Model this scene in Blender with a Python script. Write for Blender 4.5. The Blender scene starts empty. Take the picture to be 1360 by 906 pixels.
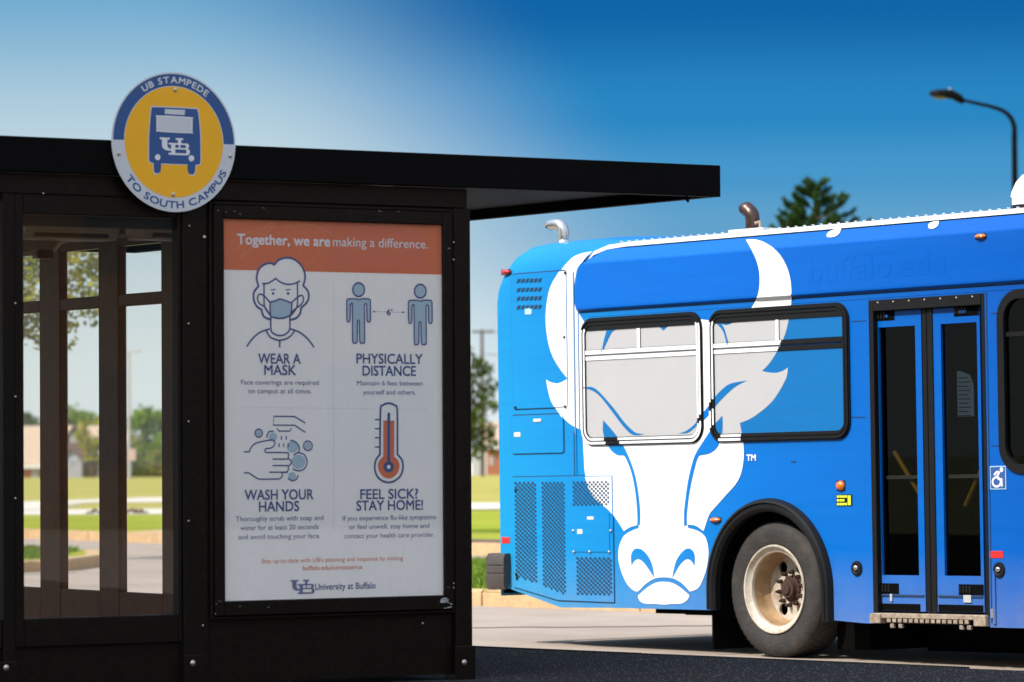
import bpy, math, random
from mathutils import Vector, Matrix
from mathutils.geometry import tessellate_polygon
random.seed(7)
sc = bpy.context.scene
COL = sc.collection
R = math.radians

# ------------------------------------------------------------------ camera
F, CX, CY, ROLL, YH = 5400., 680., 453., .006, 605.
CAMZ = 1.184
pitch = math.atan((YH-CY)/F)
_fw = Vector((0, math.cos(pitch), math.sin(pitch)))
_up0 = Vector((0, -math.sin(pitch), math.cos(pitch)))
_rt0 = Vector((1, 0, 0))
_rt = _rt0*math.cos(ROLL) - _up0*math.sin(ROLL)
_up = _rt0*math.sin(ROLL) + _up0*math.cos(ROLL)
CAM = Vector((0, 0, CAMZ))
cam = bpy.data.objects.new('camera', bpy.data.cameras.new('camera')); COL.objects.link(cam)
m3 = Matrix((_rt, _up, -_fw)).transposed()
cam.matrix_world = Matrix.Translation(CAM) @ m3.to_4x4()
cam.data.sensor_width = 36.0
cam.data.lens = F/1360*36.0
cam.data.clip_end = 6000
cam.data.dof.use_dof = True
cam.data.dof.focus_distance = 25.0
cam.data.dof.aperture_fstop = cam.data.lens/1000/0.036
cam.data.dof.aperture_blades = 0
sc.camera = cam

# ------------------------------------------------------------------ sun, sky, exposure
SUN_EL = 45.0
SUN_H = Vector((-.86, -.51)).normalized()
sdir = Vector((SUN_H.x*math.cos(R(SUN_EL)), SUN_H.y*math.cos(R(SUN_EL)), math.sin(R(SUN_EL))))
sl = bpy.data.lights.new('sun', 'SUN'); sl.energy = 2.35; sl.angle = R(.53); sl.color = (1, .95, .885)
so = bpy.data.objects.new('sun', sl); COL.objects.link(so)
so.rotation_euler = sdir.to_track_quat('Z', 'Y').to_euler()
so.location = (-30, -20, 40)
w = bpy.data.worlds.new('World'); sc.world = w; w.use_nodes = True
wt = w.node_tree; wt.nodes.clear()
def wn(t, **k):
    n = wt.nodes.new(t)
    for a, b in k.items(): setattr(n, a, b)
    return n
def wmath(op, a, b=None, c=None, clamp=False):
    n = wn('ShaderNodeMath', operation=op, use_clamp=clamp)
    for i, v in enumerate((a, b, c)):
        if v is None: continue
        if isinstance(v, (int, float)): n.inputs[i].default_value = v
        else: wt.links.new(v, n.inputs[i])
    return n.outputs[0]
def wrange(v, a, b, lo=0, hi=1):
    n = wn('ShaderNodeMapRange', interpolation_type='SMOOTHSTEP')
    wt.links.new(v, n.inputs['Value'])
    n.inputs['From Min'].default_value = a; n.inputs['From Max'].default_value = b
    n.inputs['To Min'].default_value = lo; n.inputs['To Max'].default_value = hi
    return n.outputs[0]
def wmix(f, a, b):
    n = wn('ShaderNodeMix', data_type='RGBA')
    if isinstance(f, (int, float)): n.inputs[0].default_value = f
    else: wt.links.new(f, n.inputs[0])
    for i, v in ((6, a), (7, b)):
        if isinstance(v, tuple): n.inputs[i].default_value = (*v, 1)
        else: wt.links.new(v, n.inputs[i])
    return n.outputs[2]
SKY_STR = .15
out = wn('ShaderNodeOutputWorld'); bg = wn('ShaderNodeBackground'); bg.inputs[1].default_value = SKY_STR
wt.links.new(bg.outputs[0], out.inputs[0])
sky = wn('ShaderNodeTexSky', sky_type='NISHITA'); sky.sun_disc = False
sky.sun_elevation = R(SUN_EL); sky.sun_rotation = math.atan2(SUN_H.x, SUN_H.y)
sky.air_density = 1.0; sky.dust_density = 1.0
tc = wn('ShaderNodeTexCoord'); sep = wn('ShaderNodeSeparateXYZ'); wt.links.new(tc.outputs['Generated'], sep.inputs[0])
X_, Y_, Z_ = sep.outputs
elev = wmath('MULTIPLY', wmath('ARCSINE', Z_), 57.2958)
az = wmath('MULTIPLY', wmath('ARCTAN2', X_, Y_), 57.2958)
SC = 1/SKY_STR/2**1.15
def c_(r, g, b): return (r*SC, g*SC, b*SC)
ramp = wn('ShaderNodeValToRGB'); cr = ramp.color_ramp; cr.interpolation = 'EASE'
wt.links.new(wmath('DIVIDE', elev, 12.0, clamp=True), ramp.inputs[0])
stops = [(0, (.30, .48, .64)), (.16, (.19, .40, .61)), (.27, (.115, .35, .59)), (.33, (.06, .30, .58)), (.40, (.022, .235, .53)), (.53, (.005, .125, .38)), (1, (.004, .09, .32))]
cr.elements[0].position = 0; cr.elements[0].color = (*stops[0][1], 1)
cr.elements[1].position = 1; cr.elements[1].color = (*stops[-1][1], 1)
for p, c in stops[1:-1]:
    e = cr.elements.new(p); e.color = (*c, 1)
vs = wn('ShaderNodeVectorMath', operation='SCALE'); wt.links.new(ramp.outputs[0], vs.inputs[0]); vs.inputs['Scale'].default_value = SC
grad = vs.outputs[0]
# thin pale veil of high haze that lies to the left and thins out to the right
azs = wmath('DIVIDE', wmath('SUBTRACT', wmath('ADD', az, wmath('MULTIPLY', wmath('MINIMUM', elev, 7.5), .7)), 1.9), wmath('ADD', 1, wmath('MULTIPLY', wmath('MAXIMUM', wmath('SUBTRACT', elev, 6.5), 0), .25)))
nz = wn('ShaderNodeTexNoise'); nz.inputs['Scale'].default_value = 9; nz.inputs['Detail'].default_value = 2
wt.links.new(tc.outputs['Generated'], nz.inputs['Vector'])
azn = wmath('ADD', azs, wmath('MULTIPLY', wmath('SUBTRACT', nz.outputs[0], .5), 1.2))
veil = wrange(azn, 3.0, -2.9)
pale = wmix(wrange(elev, 3.6, .8), wmix(wrange(elev, 7.1, 3.7), c_(.12, .37, .60), c_(.53, .67, .735)), c_(.76, .85, .86))
low = wmix(veil, grad, pale)
# pale sky added behind and beside the camera to brighten the shaded shelter
back = wrange(wmath('ABSOLUTE', az), 25, 95)
fill_sky = wmix(wrange(elev, 0, 50), c_(.78, .84, .86), c_(.52, .62, .70))
low = wmix(back, low, fill_sky)
hsv = wn('ShaderNodeHueSaturation'); hsv.inputs['Saturation'].default_value = .6; hsv.inputs['Value'].default_value = 1.65
wt.links.new(sky.outputs[0], hsv.inputs['Color'])      # high sky paled and raised to add light in the shade
fin = wmix(wrange(elev, 9, 62), low, hsv.outputs[0])
wt.links.new(fin, bg.inputs[0])
vsx = sc.view_settings; vsx.view_transform = 'Standard'; vsx.look = 'None'; vsx.gamma = 1; vsx.exposure = 1.2
try: vsx.use_curve_mapping = False
except Exception: pass
sc.cycles.max_bounces = 8; sc.cycles.transparent_max_bounces = 16

# ------------------------------------------------------------------ reference planes
def ray(x, y): return (_fw*F + _rt*(x-CX) - _up*(y-CY)).normalized()
def hit(x, y, O, N):
    d = ray(x, y); t = (O-CAM).dot(N)/d.dot(N); return CAM + d*t
def onz(x, y, z): return hit(x, y, Vector((0, 0, z)), Vector((0, 0, 1)))
ROAD = -.24; LAWN = -.09
SHd = Vector((8320, 5400, 0)).normalized(); BUd = Vector((-4380, 5400, 0)).normalized()
sX = SHd; sY = Vector((-SHd.y, SHd.x, 0)); sO = onz(626, 902, 0)
DT = .0115
bX = Vector((-BUd.x*math.cos(DT), -BUd.y*math.cos(DT), math.sin(DT)))
bY = Vector((BUd.y, -BUd.x, 0)); bZ = bX.cross(bY)
bO = onz(1024, 873.5, ROAD) - bY*.04
M_SH = Matrix((sX, sY, Vector((0, 0, 1)))).transposed().to_4x4(); M_SH.translation = sO
M_BU = Matrix((bX, bY, bZ)).transposed().to_4x4(); M_BU.translation = bO
def S(x, y, off=0):            # a point of the shelter's front face, (along, up); off = metres proud
    q = hit(x, y, sO-sY*off, sY)-sO; return (q.dot(sX), q.z)
def Bp(x, y, off=0):
    q = hit(x, y, bO-bY*off, bY)-bO; return (q.dot(bX), q.dot(bZ))
USEAM = -2.0
def bus_off(u, z):             # how far the bus side stands out at (along, up)
    if u < USEAM:
        if z <= 2.78: return 0
        t = min(1, (z-2.78)/.27); return -.22*(1-math.sqrt(max(0, 1-t*t)))
    if z < 2.495: return 0
    if z < 2.52: return .03*(z-2.495)/.025
    if z < 2.86: return .03
    return .03-.06*(z-2.86)/.10
def B(x, y, off=None):
    if off is not None: return Bp(x, y, off)
    p = Bp(x, y)
    for _ in range(3): p = Bp(x, y, bus_off(*p))
    return p

# ------------------------------------------------------------------ materials
def mat(name, col, rough=.5, metal=0, spec=.5, var=0, vscale=8, bump=0, bscale=60, coat=0, emis=None, dirt=None, dscale=3, damt=.5):
    m = bpy.data.materials.new(name); m.use_nodes = True; nt = m.node_tree
    b = nt.nodes['Principled BSDF']
    b.inputs['Base Color'].default_value = (*col, 1); b.inputs['Roughness'].default_value = rough
    b.inputs['Metallic'].default_value = metal; b.inputs['Specular IOR Level'].default_value = spec
    b.inputs['Coat Weight'].default_value = coat; b.inputs['Coat Roughness'].default_value = .06
    L = nt.links.new
    if var or bump or dirt:
        t = nt.nodes.new('ShaderNodeTexCoord')
    cur = None
    if var:
        n = nt.nodes.new('ShaderNodeTexNoise'); n.inputs['Scale'].default_value = vscale; n.inputs['Detail'].default_value = 6; n.inputs['Roughness'].default_value = .6
        L(t.outputs['Object'], n.inputs['Vector'])
        mr = nt.nodes.new('ShaderNodeMapRange'); L(n.outputs[0], mr.inputs[0]); mr.inputs[1].default_value = .25; mr.inputs[2].default_value = .75
        mr.inputs[3].default_value = 1-var; mr.inputs[4].default_value = 1+var
        v = nt.nodes.new('ShaderNodeVectorMath'); v.operation = 'SCALE'; v.inputs[0].default_value = col
        L(mr.outputs[0], v.inputs['Scale']); cur = v.outputs[0]
    if dirt:
        n = nt.nodes.new('ShaderNodeTexNoise'); n.inputs['Scale'].default_value = dscale; n.inputs['Detail'].default_value = 8; n.inputs['Roughness'].default_value = .7
        L(t.outputs['Object'], n.inputs['Vector'])
        mr = nt.nodes.new('ShaderNodeMapRange'); L(n.outputs[0], mr.inputs[0]); mr.inputs[1].default_value = .45; mr.inputs[2].default_value = .72; mr.inputs[3].default_value = 0; mr.inputs[4].default_value = damt
        mx = nt.nodes.new('ShaderNodeMix'); mx.data_type = 'RGBA'; L(mr.outputs[0], mx.inputs[0])
        if cur: L(cur, mx.inputs[6])
        else: mx.inputs[6].default_value = (*col, 1)
        mx.inputs[7].default_value = (*dirt, 1); cur = mx.outputs[2]
    if cur: L(cur, b.inputs['Base Color'])
    if bump:
        n = nt.nodes.new('ShaderNodeTexNoise'); n.inputs['Scale'].default_value = bscale; n.inputs['Detail'].default_value = 5
        L(t.outputs['Object'], n.inputs['Vector'])
        bp = nt.nodes.new('ShaderNodeBump'); bp.inputs['Strength'].default_value = bump; bp.inputs['Distance'].default_value = .02
        L(n.outputs[0], bp.inputs['Height']); L(bp.outputs[0], b.inputs['Normal'])
    if emis:
        b.inputs['Emission Color'].default_value = (*col, 1); b.inputs['Emission Strength'].default_value = emis
    return m
def glassmat(name, tint, refl=1.0, rough=.0, dust_glare=0):
    m = bpy.data.materials.new(name); m.use_nodes = True; nt = m.node_tree; nt.nodes.clear(); L = nt.links.new
    o = nt.nodes.new('ShaderNodeOutputMaterial'); tr = nt.nodes.new('ShaderNodeBsdfTransparent'); tr.inputs[0].default_value = (*tint, 1)
    gl = nt.nodes.new('ShaderNodeBsdfGlossy'); gl.inputs['Roughness'].default_value = rough; gl.inputs[0].default_value = (refl, refl, refl, 1)
    lw = nt.nodes.new('ShaderNodeLayerWeight'); lw.inputs[0].default_value = .5
    pw = nt.nodes.new('ShaderNodeMath'); pw.operation = 'POWER'; L(lw.outputs['Facing'], pw.inputs[0]); pw.inputs[1].default_value = 5
    fr = nt.nodes.new('ShaderNodeMath'); fr.operation = 'MULTIPLY_ADD'; L(pw.outputs[0], fr.inputs[0]); fr.inputs[1].default_value = .9; fr.inputs[2].default_value = .035
    mx = nt.nodes.new('ShaderNodeMixShader'); L(fr.outputs[0], mx.inputs[0]); L(tr.outputs[0], mx.inputs[1]); L(gl.outputs[0], mx.inputs[2])
    last = mx.outputs[0]
    if dust_glare:
        df = nt.nodes.new('ShaderNodeBsdfDiffuse'); df.inputs[0].default_value = (.5, .42, .33, 1)
        t = nt.nodes.new('ShaderNodeTexCoord'); n = nt.nodes.new('ShaderNodeTexNoise'); n.inputs['Scale'].default_value = 25; n.inputs['Detail'].default_value = 9; n.inputs['Roughness'].default_value = .75
        mp = nt.nodes.new('ShaderNodeMapping'); mp.inputs['Scale'].default_value = (1, 1, .3); L(t.outputs['Object'], mp.inputs[0]); L(mp.outputs[0], n.inputs['Vector'])
        mr = nt.nodes.new('ShaderNodeMapRange'); L(n.outputs[0], mr.inputs[0]); mr.inputs[1].default_value = .35; mr.inputs[2].default_value = .8; mr.inputs[3].default_value = dust_glare*.3; mr.inputs[4].default_value = dust_glare
        m2 = nt.nodes.new('ShaderNodeMixShader'); L(mr.outputs[0], m2.inputs[0]); L(last, m2.inputs[1]); L(df.outputs[0], m2.inputs[2]); last = m2.outputs[0]
    L(last, o.inputs[0]); return m
def wrapmat(name, c0, c1, c2, rough=.42, scale=1.0, coat=.10, streak=.05):
    """blue wrap: cyan at the tail running to royal blue towards the nose"""
    m = bpy.data.materials.new(name); m.use_nodes = True; nt = m.node_tree; L = nt.links.new; b = nt.nodes['Principled BSDF']
    t = nt.nodes.new('ShaderNodeTexCoord'); s = nt.nodes.new('ShaderNodeSeparateXYZ'); L(t.outputs['Object'], s.inputs[0])
    ad = nt.nodes.new('ShaderNodeMath'); ad.operation = 'MULTIPLY_ADD'; L(s.outputs[2], ad.inputs[0]); ad.inputs[1].default_value = .42; L(s.outputs[0], ad.inputs[2])
    mr = nt.nodes.new('ShaderNodeMapRange'); L(ad.outputs[0], mr.inputs[0]); mr.inputs[1].default_value = -2.9; mr.inputs[2].default_value = 3.6
    rp = nt.nodes.new('ShaderNodeValToRGB'); L(mr.outputs[0], rp.inputs[0]); e = rp.color_ramp.elements
    e[0].color = (*c0, 1); e[1].color = (*c2, 1); k = e.new(.5); k.color = (*c1, 1)
    n = nt.nodes.new('ShaderNodeTexNoise'); n.inputs['Scale'].default_value = 3; n.inputs['Detail'].default_value = 6; n.inputs['Roughness'].default_value = .65
    mp = nt.nodes.new('ShaderNodeMapping'); mp.inputs['Scale'].default_value = (.35, 1, 5); L(t.outputs['Object'], mp.inputs[0]); L(mp.outputs[0], n.inputs['Vector'])
    m2 = nt.nodes.new('ShaderNodeMapRange'); L(n.outputs[0], m2.inputs[0]); m2.inputs[1].default_value = .3; m2.inputs[2].default_value = .7; m2.inputs[3].default_value = (1-streak)*scale; m2.inputs[4].default_value = (1+streak)*scale
    v = nt.nodes.new('ShaderNodeVectorMath'); v.operation = 'SCALE'; L(rp.outputs[0], v.inputs[0]); L(m2.outputs[0], v.inputs['Scale'])
    gn = nt.nodes.new('ShaderNodeTexNoise'); gn.inputs['Scale'].default_value = 5; gn.inputs['Detail'].default_value = 8; gn.inputs['Roughness'].default_value = .7; L(t.outputs['Object'], gn.inputs['Vector'])
    gz = nt.nodes.new('ShaderNodeMapRange'); L(s.outputs[2], gz.inputs[0]); gz.inputs[1].default_value = .75; gz.inputs[2].default_value = .27; gz.inputs[3].default_value = .0; gz.inputs[4].default_value = .42
    gm = nt.nodes.new('ShaderNodeMath'); gm.operation = 'MULTIPLY'; L(gz.outputs[0], gm.inputs[0]); L(gn.outputs[0], gm.inputs[1])
    gx = nt.nodes.new('ShaderNodeMix'); gx.data_type = 'RGBA'; L(gm.outputs[0], gx.inputs[0]); L(v.outputs[0], gx.inputs[6]); gx.inputs[7].default_value = (.30, .27, .22, 1); L(gx.outputs[2], b.inputs['Base Color'])
    bn = nt.nodes.new('ShaderNodeTexNoise'); bn.inputs['Scale'].default_value = 2.2; bn.inputs['Detail'].default_value = 2
    L(mp.outputs[0], bn.inputs['Vector']); bp = nt.nodes.new('ShaderNodeBump'); bp.inputs['Strength'].default_value = .12; bp.inputs['Distance'].default_value = .01
    L(bn.outputs[0], bp.inputs['Height']); L(bp.outputs[0], b.inputs['Normal']); L(bp.outputs[0], b.inputs['Coat Normal'])
    b.inputs['Roughness'].default_value = rough; b.inputs['Coat Weight'].default_value = coat; b.inputs['Coat Roughness'].default_value = .08; b.inputs['Specular IOR Level'].default_value = .14
    return m
C0, C1, C2 = (.008, .27, .53), (.0, .130, .47), (.0, .068, .33)
MT = dict(
 wrap=wrapmat('blue_wrap', C0, C1, C2),
 wrap_cove=wrapmat('deep_blue_wrap', (.0, .125, .52), (.0, .110, .47), (.0, .078, .37)),
 film_blue=wrapmat('blue_window_film', (.002, .14, .36), (.002, .13, .36), (.002, .12, .34), rough=.5, coat=.2),
 white=mat('white_wrap', (.80, .80, .80), .35, coat=.3, var=.03, vscale=3),
 film=mat('pale_window_film', (.41, .405, .40), .6, var=.03, vscale=4, coat=.15),
 rail=mat('white_rail', (.60, .61, .62), .4, var=.08, vscale=10),
 gasket=mat('black_rubber', (.005, .005, .0055), .5, spec=.25, var=.3, vscale=20),
 black=mat('black_void', (.003, .003, .003), .9, spec=.04),
 tyre=mat('tyre_rubber', (.022, .019, .017), .75, var=.35, vscale=9, bump=.3, bscale=80, dirt=(.10, .08, .06), dscale=7, damt=.4),
 rim=mat('worn_white_rim', (.52, .47, .38), .5, var=.15, vscale=9, dirt=(.22, .12, .05), dscale=5, damt=1.0),
 rimrust=mat('rim_barrel_rust', (.34, .22, .11), .6, var=.35, vscale=7, dirt=(.15, .065, .02), dscale=4, damt=1.0),
 rust=mat('rusty_hub', (.045, .018, .010), .8, var=.5, vscale=40, bump=.6, bscale=90, dirt=(.04, .02, .015), dscale=25, damt=.8),
 bumper=mat('brown_bumper_rubber', (.055, .045, .038), .55, var=.15, vscale=12),
 chrome=mat('brushed_steel', (.62, .60, .58), .25, metal=1, var=.1, vscale=20),
 rustpipe=mat('heat_stained_pipe', (.10, .065, .055), .35, metal=.9, var=.4, vscale=14),
 red=mat('red_lens', (.55, .01, .015), .2, coat=.5), redref=mat('red_reflector', (.72, .02, .02), .35),
 amber=mat('amber_lens', (.75, .16, .01), .2, coat=.5), yellow=mat('yellow_sticker', (.62, .68, .03), .5),
 railY=mat('yellow_grab_rail', (.8, .45, .02), .4), steel=mat('worn_steel', (.45, .36, .27), .5, metal=.5, var=.35, vscale=30, dirt=(.16, .08, .03), dscale=20, damt=.7),
 holes=mat('grille_dark', (.004, .035, .09), .7), line=mat('panel_gap', (.006, .03, .08), .7), lineW=mat('panel_gap_grey', (.26, .26, .27), .7),
 label=mat('pale_label', (.62, .58, .50), .6, var=.15, vscale=200), plabel=mat('blue_label', (.35, .55, .75), .6),
 acwhite=mat('air_unit_white', (.58, .58, .56), .5, var=.04, vscale=4),
 darkglass=glassmat('tinted_bus_glass', (.22, .22, .21), refl=.35),
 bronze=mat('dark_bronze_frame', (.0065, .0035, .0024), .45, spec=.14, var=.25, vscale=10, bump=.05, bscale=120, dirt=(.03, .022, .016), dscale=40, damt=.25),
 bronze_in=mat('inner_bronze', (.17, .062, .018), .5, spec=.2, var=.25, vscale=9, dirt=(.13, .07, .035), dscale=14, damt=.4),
 fascia=mat('black_fascia', (.0018, .0017, .0017), .6, spec=.07, var=.2, vscale=6),
 soffit=mat('brown_soffit', (.22, .115, .06), .6, var=.2, vscale=6),
 lampbody=mat('beige_lamp_housing', (.95, .70, .48), .5, var=.06, vscale=12), conduit=mat('beige_conduit', (.75, .56, .40), .4),
 bolt=mat('zinc_bolt', (.55, .48, .40), .35, metal=.8, var=.3, vscale=200),
 scuff=mat('bare_metal_scuff', (.45, .44, .43), .5, var=.4, vscale=150),
 glass=glassmat('clear_glass', (.995, .995, .99), refl=.5, dust_glare=.002), caseglass=glassmat('display_glass', (.985, .985, .985), dust_glare=.03),  # on the display glass this milky layer stands in for glare
 paper=mat('poster_paper', (.90, .875, .84), .6, var=.015, vscale=2),
 orange=mat('poster_orange', (.66, .15, .06), .6), orange2=mat('poster_orange_line', (.70, .24, .12), .6),
 navy=mat('poster_navy', (.022, .075, .25), .6), pblue=mat('poster_light_blue', (.36, .52, .62), .6), dots=mat('poster_grey', (.42, .44, .47), .6),
 signY=mat('sign_yellow', (.92, .44, .010), .4, var=.04, vscale=6), signB=mat('sign_blue', (.025, .085, .26), .4), signG=mat('sign_grey', (.60, .61, .64), .4, var=.03, vscale=8),
 signW=mat('sign_white', (.74, .74, .76), .4), paleedge=mat('sign_pale_edge', (.62, .64, .66), .4),
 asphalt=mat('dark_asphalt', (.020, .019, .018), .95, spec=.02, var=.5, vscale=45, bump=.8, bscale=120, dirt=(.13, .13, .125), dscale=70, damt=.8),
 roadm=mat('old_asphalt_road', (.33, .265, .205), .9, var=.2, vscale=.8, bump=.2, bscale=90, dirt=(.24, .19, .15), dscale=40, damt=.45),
 crack=mat('sealed_crack', (.16, .13, .11), .9), kerb=mat('kerb_concrete', (.52, .34, .17), .9, var=.18, vscale=5, bump=.4, bscale=30, dirt=(.30, .20, .12), dscale=9, damt=.6),
 grey=mat('pole_grey', (.40, .40, .40), .5), path=mat('concrete_path', (.56, .50, .42), .9, var=.05, vscale=.5),
 drygrass=mat('dry_lawn', (.31, .28, .065), 1, var=.12, vscale=.25, dirt=(.36, .31, .09), dscale=.1, damt=.7, spec=.1),
 grass=mat('lawn', (.22, .26, .018), 1, var=.22, vscale=.35, dirt=(.33, .29, .05), dscale=.12, damt=.7, spec=.1),
 blade=mat('grass_blades', (.12, .19, .02), .8, var=.4, vscale=6, spec=.2), soil=mat('ground_soil', (.20, .20, .09), 1, var=.2, vscale=.2),
 shrub_and_shade=mat('shrub_and_shade', (.10, .06, .04), 1, var=.3, vscale=8),
 bark=mat('bark', (.09, .065, .045), .9, var=.3, vscale=12), lamp=mat('black_lamp_paint', (.003, .003, .0035), .5, spec=.08), lens=mat('lamp_lens', (.10, .09, .04), .3),
 roofT=mat('tan_shingles', (.42, .31, .21), .9, var=.12, vscale=1.2), brick=mat('red_brick', (.36, .13, .065), .9, var=.15, vscale=2), siding=mat('grey_siding', (.42, .42, .42), .7, var=.05),
 brownwall=mat('brown_wall', (.17, .10, .07), .9, var=.1), hwin=mat('house_window', (.35, .37, .38), .2), whitep=mat('white_paint', (.72, .72, .70), .6), pink=mat('faded_sign', (.55, .38, .34), .6),
 grit_dark=mat('grit_dark', (.045, .044, .043), .9), grit_mid=mat('grit_mid', (.10, .10, .10), .9), grit_light=mat('grit_light', (.22, .215, .21), .9),
 hall=mat('hall_brown_brick', (.16, .085, .05), .9, var=.15, vscale=2),
 bldg=mat('building_brick', (.30, .17, .12), .9, var=.1, vscale=3), bwin=mat('building_glass', (.05, .07, .09), .1),
)
def leafmat(name, c, c2, vscale=1.5, trans=.35):
    m = bpy.data.materials.new(name); m.use_nodes = True; nt = m.node_tree; nt.nodes.clear(); L = nt.links.new
    o = nt.nodes.new('ShaderNodeOutputMaterial'); t = nt.nodes.new('ShaderNodeTexCoord'); n = nt.nodes.new('ShaderNodeTexNoise'); n.inputs['Scale'].default_value = vscale; n.inputs['Detail'].default_value = 5; n.inputs['Roughness'].default_value = .8
    L(t.outputs['Object'], n.inputs['Vector']); mr = nt.nodes.new('ShaderNodeMapRange'); L(n.outputs[0], mr.inputs[0]); mr.inputs[1].default_value = .35; mr.inputs[2].default_value = .65
    mx = nt.nodes.new('ShaderNodeMix'); mx.data_type = 'RGBA'; L(mr.outputs[0], mx.inputs[0]); mx.inputs[6].default_value = (*c, 1); mx.inputs[7].default_value = (*c2, 1)
    d = nt.nodes.new('ShaderNodeBsdfDiffuse'); tr = nt.nodes.new('ShaderNodeBsdfTranslucent'); L(mx.outputs[2], d.inputs[0]); L(mx.outputs[2], tr.inputs[0])
    s = nt.nodes.new('ShaderNodeMixShader'); s.inputs[0].default_value = trans; L(d.outputs[0], s.inputs[1]); L(tr.outputs[0], s.inputs[2]); L(s.outputs[0], o.inputs[0]); return m
MT['leaf_y'] = leafmat('yellow_green_leaves', (.13, .20, .012), (.50, .40, .015), 3, .45)
MT['leaf_g'] = leafmat('green_leaves', (.07, .15, .015), (.26, .36, .025), 1.2, .4)
MT['leaf_o'] = leafmat('olive_leaves', (.12, .14, .03), (.30, .27, .05), .8, .4)
MT['leaf_d'] = leafmat('dark_leaves', (.035, .075, .012), (.14, .17, .025), 1.2, .3)
MT['needle'] = leafmat('pine_needles', (.02, .05, .014), (.07, .13, .03), 2.5, .15)

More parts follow.
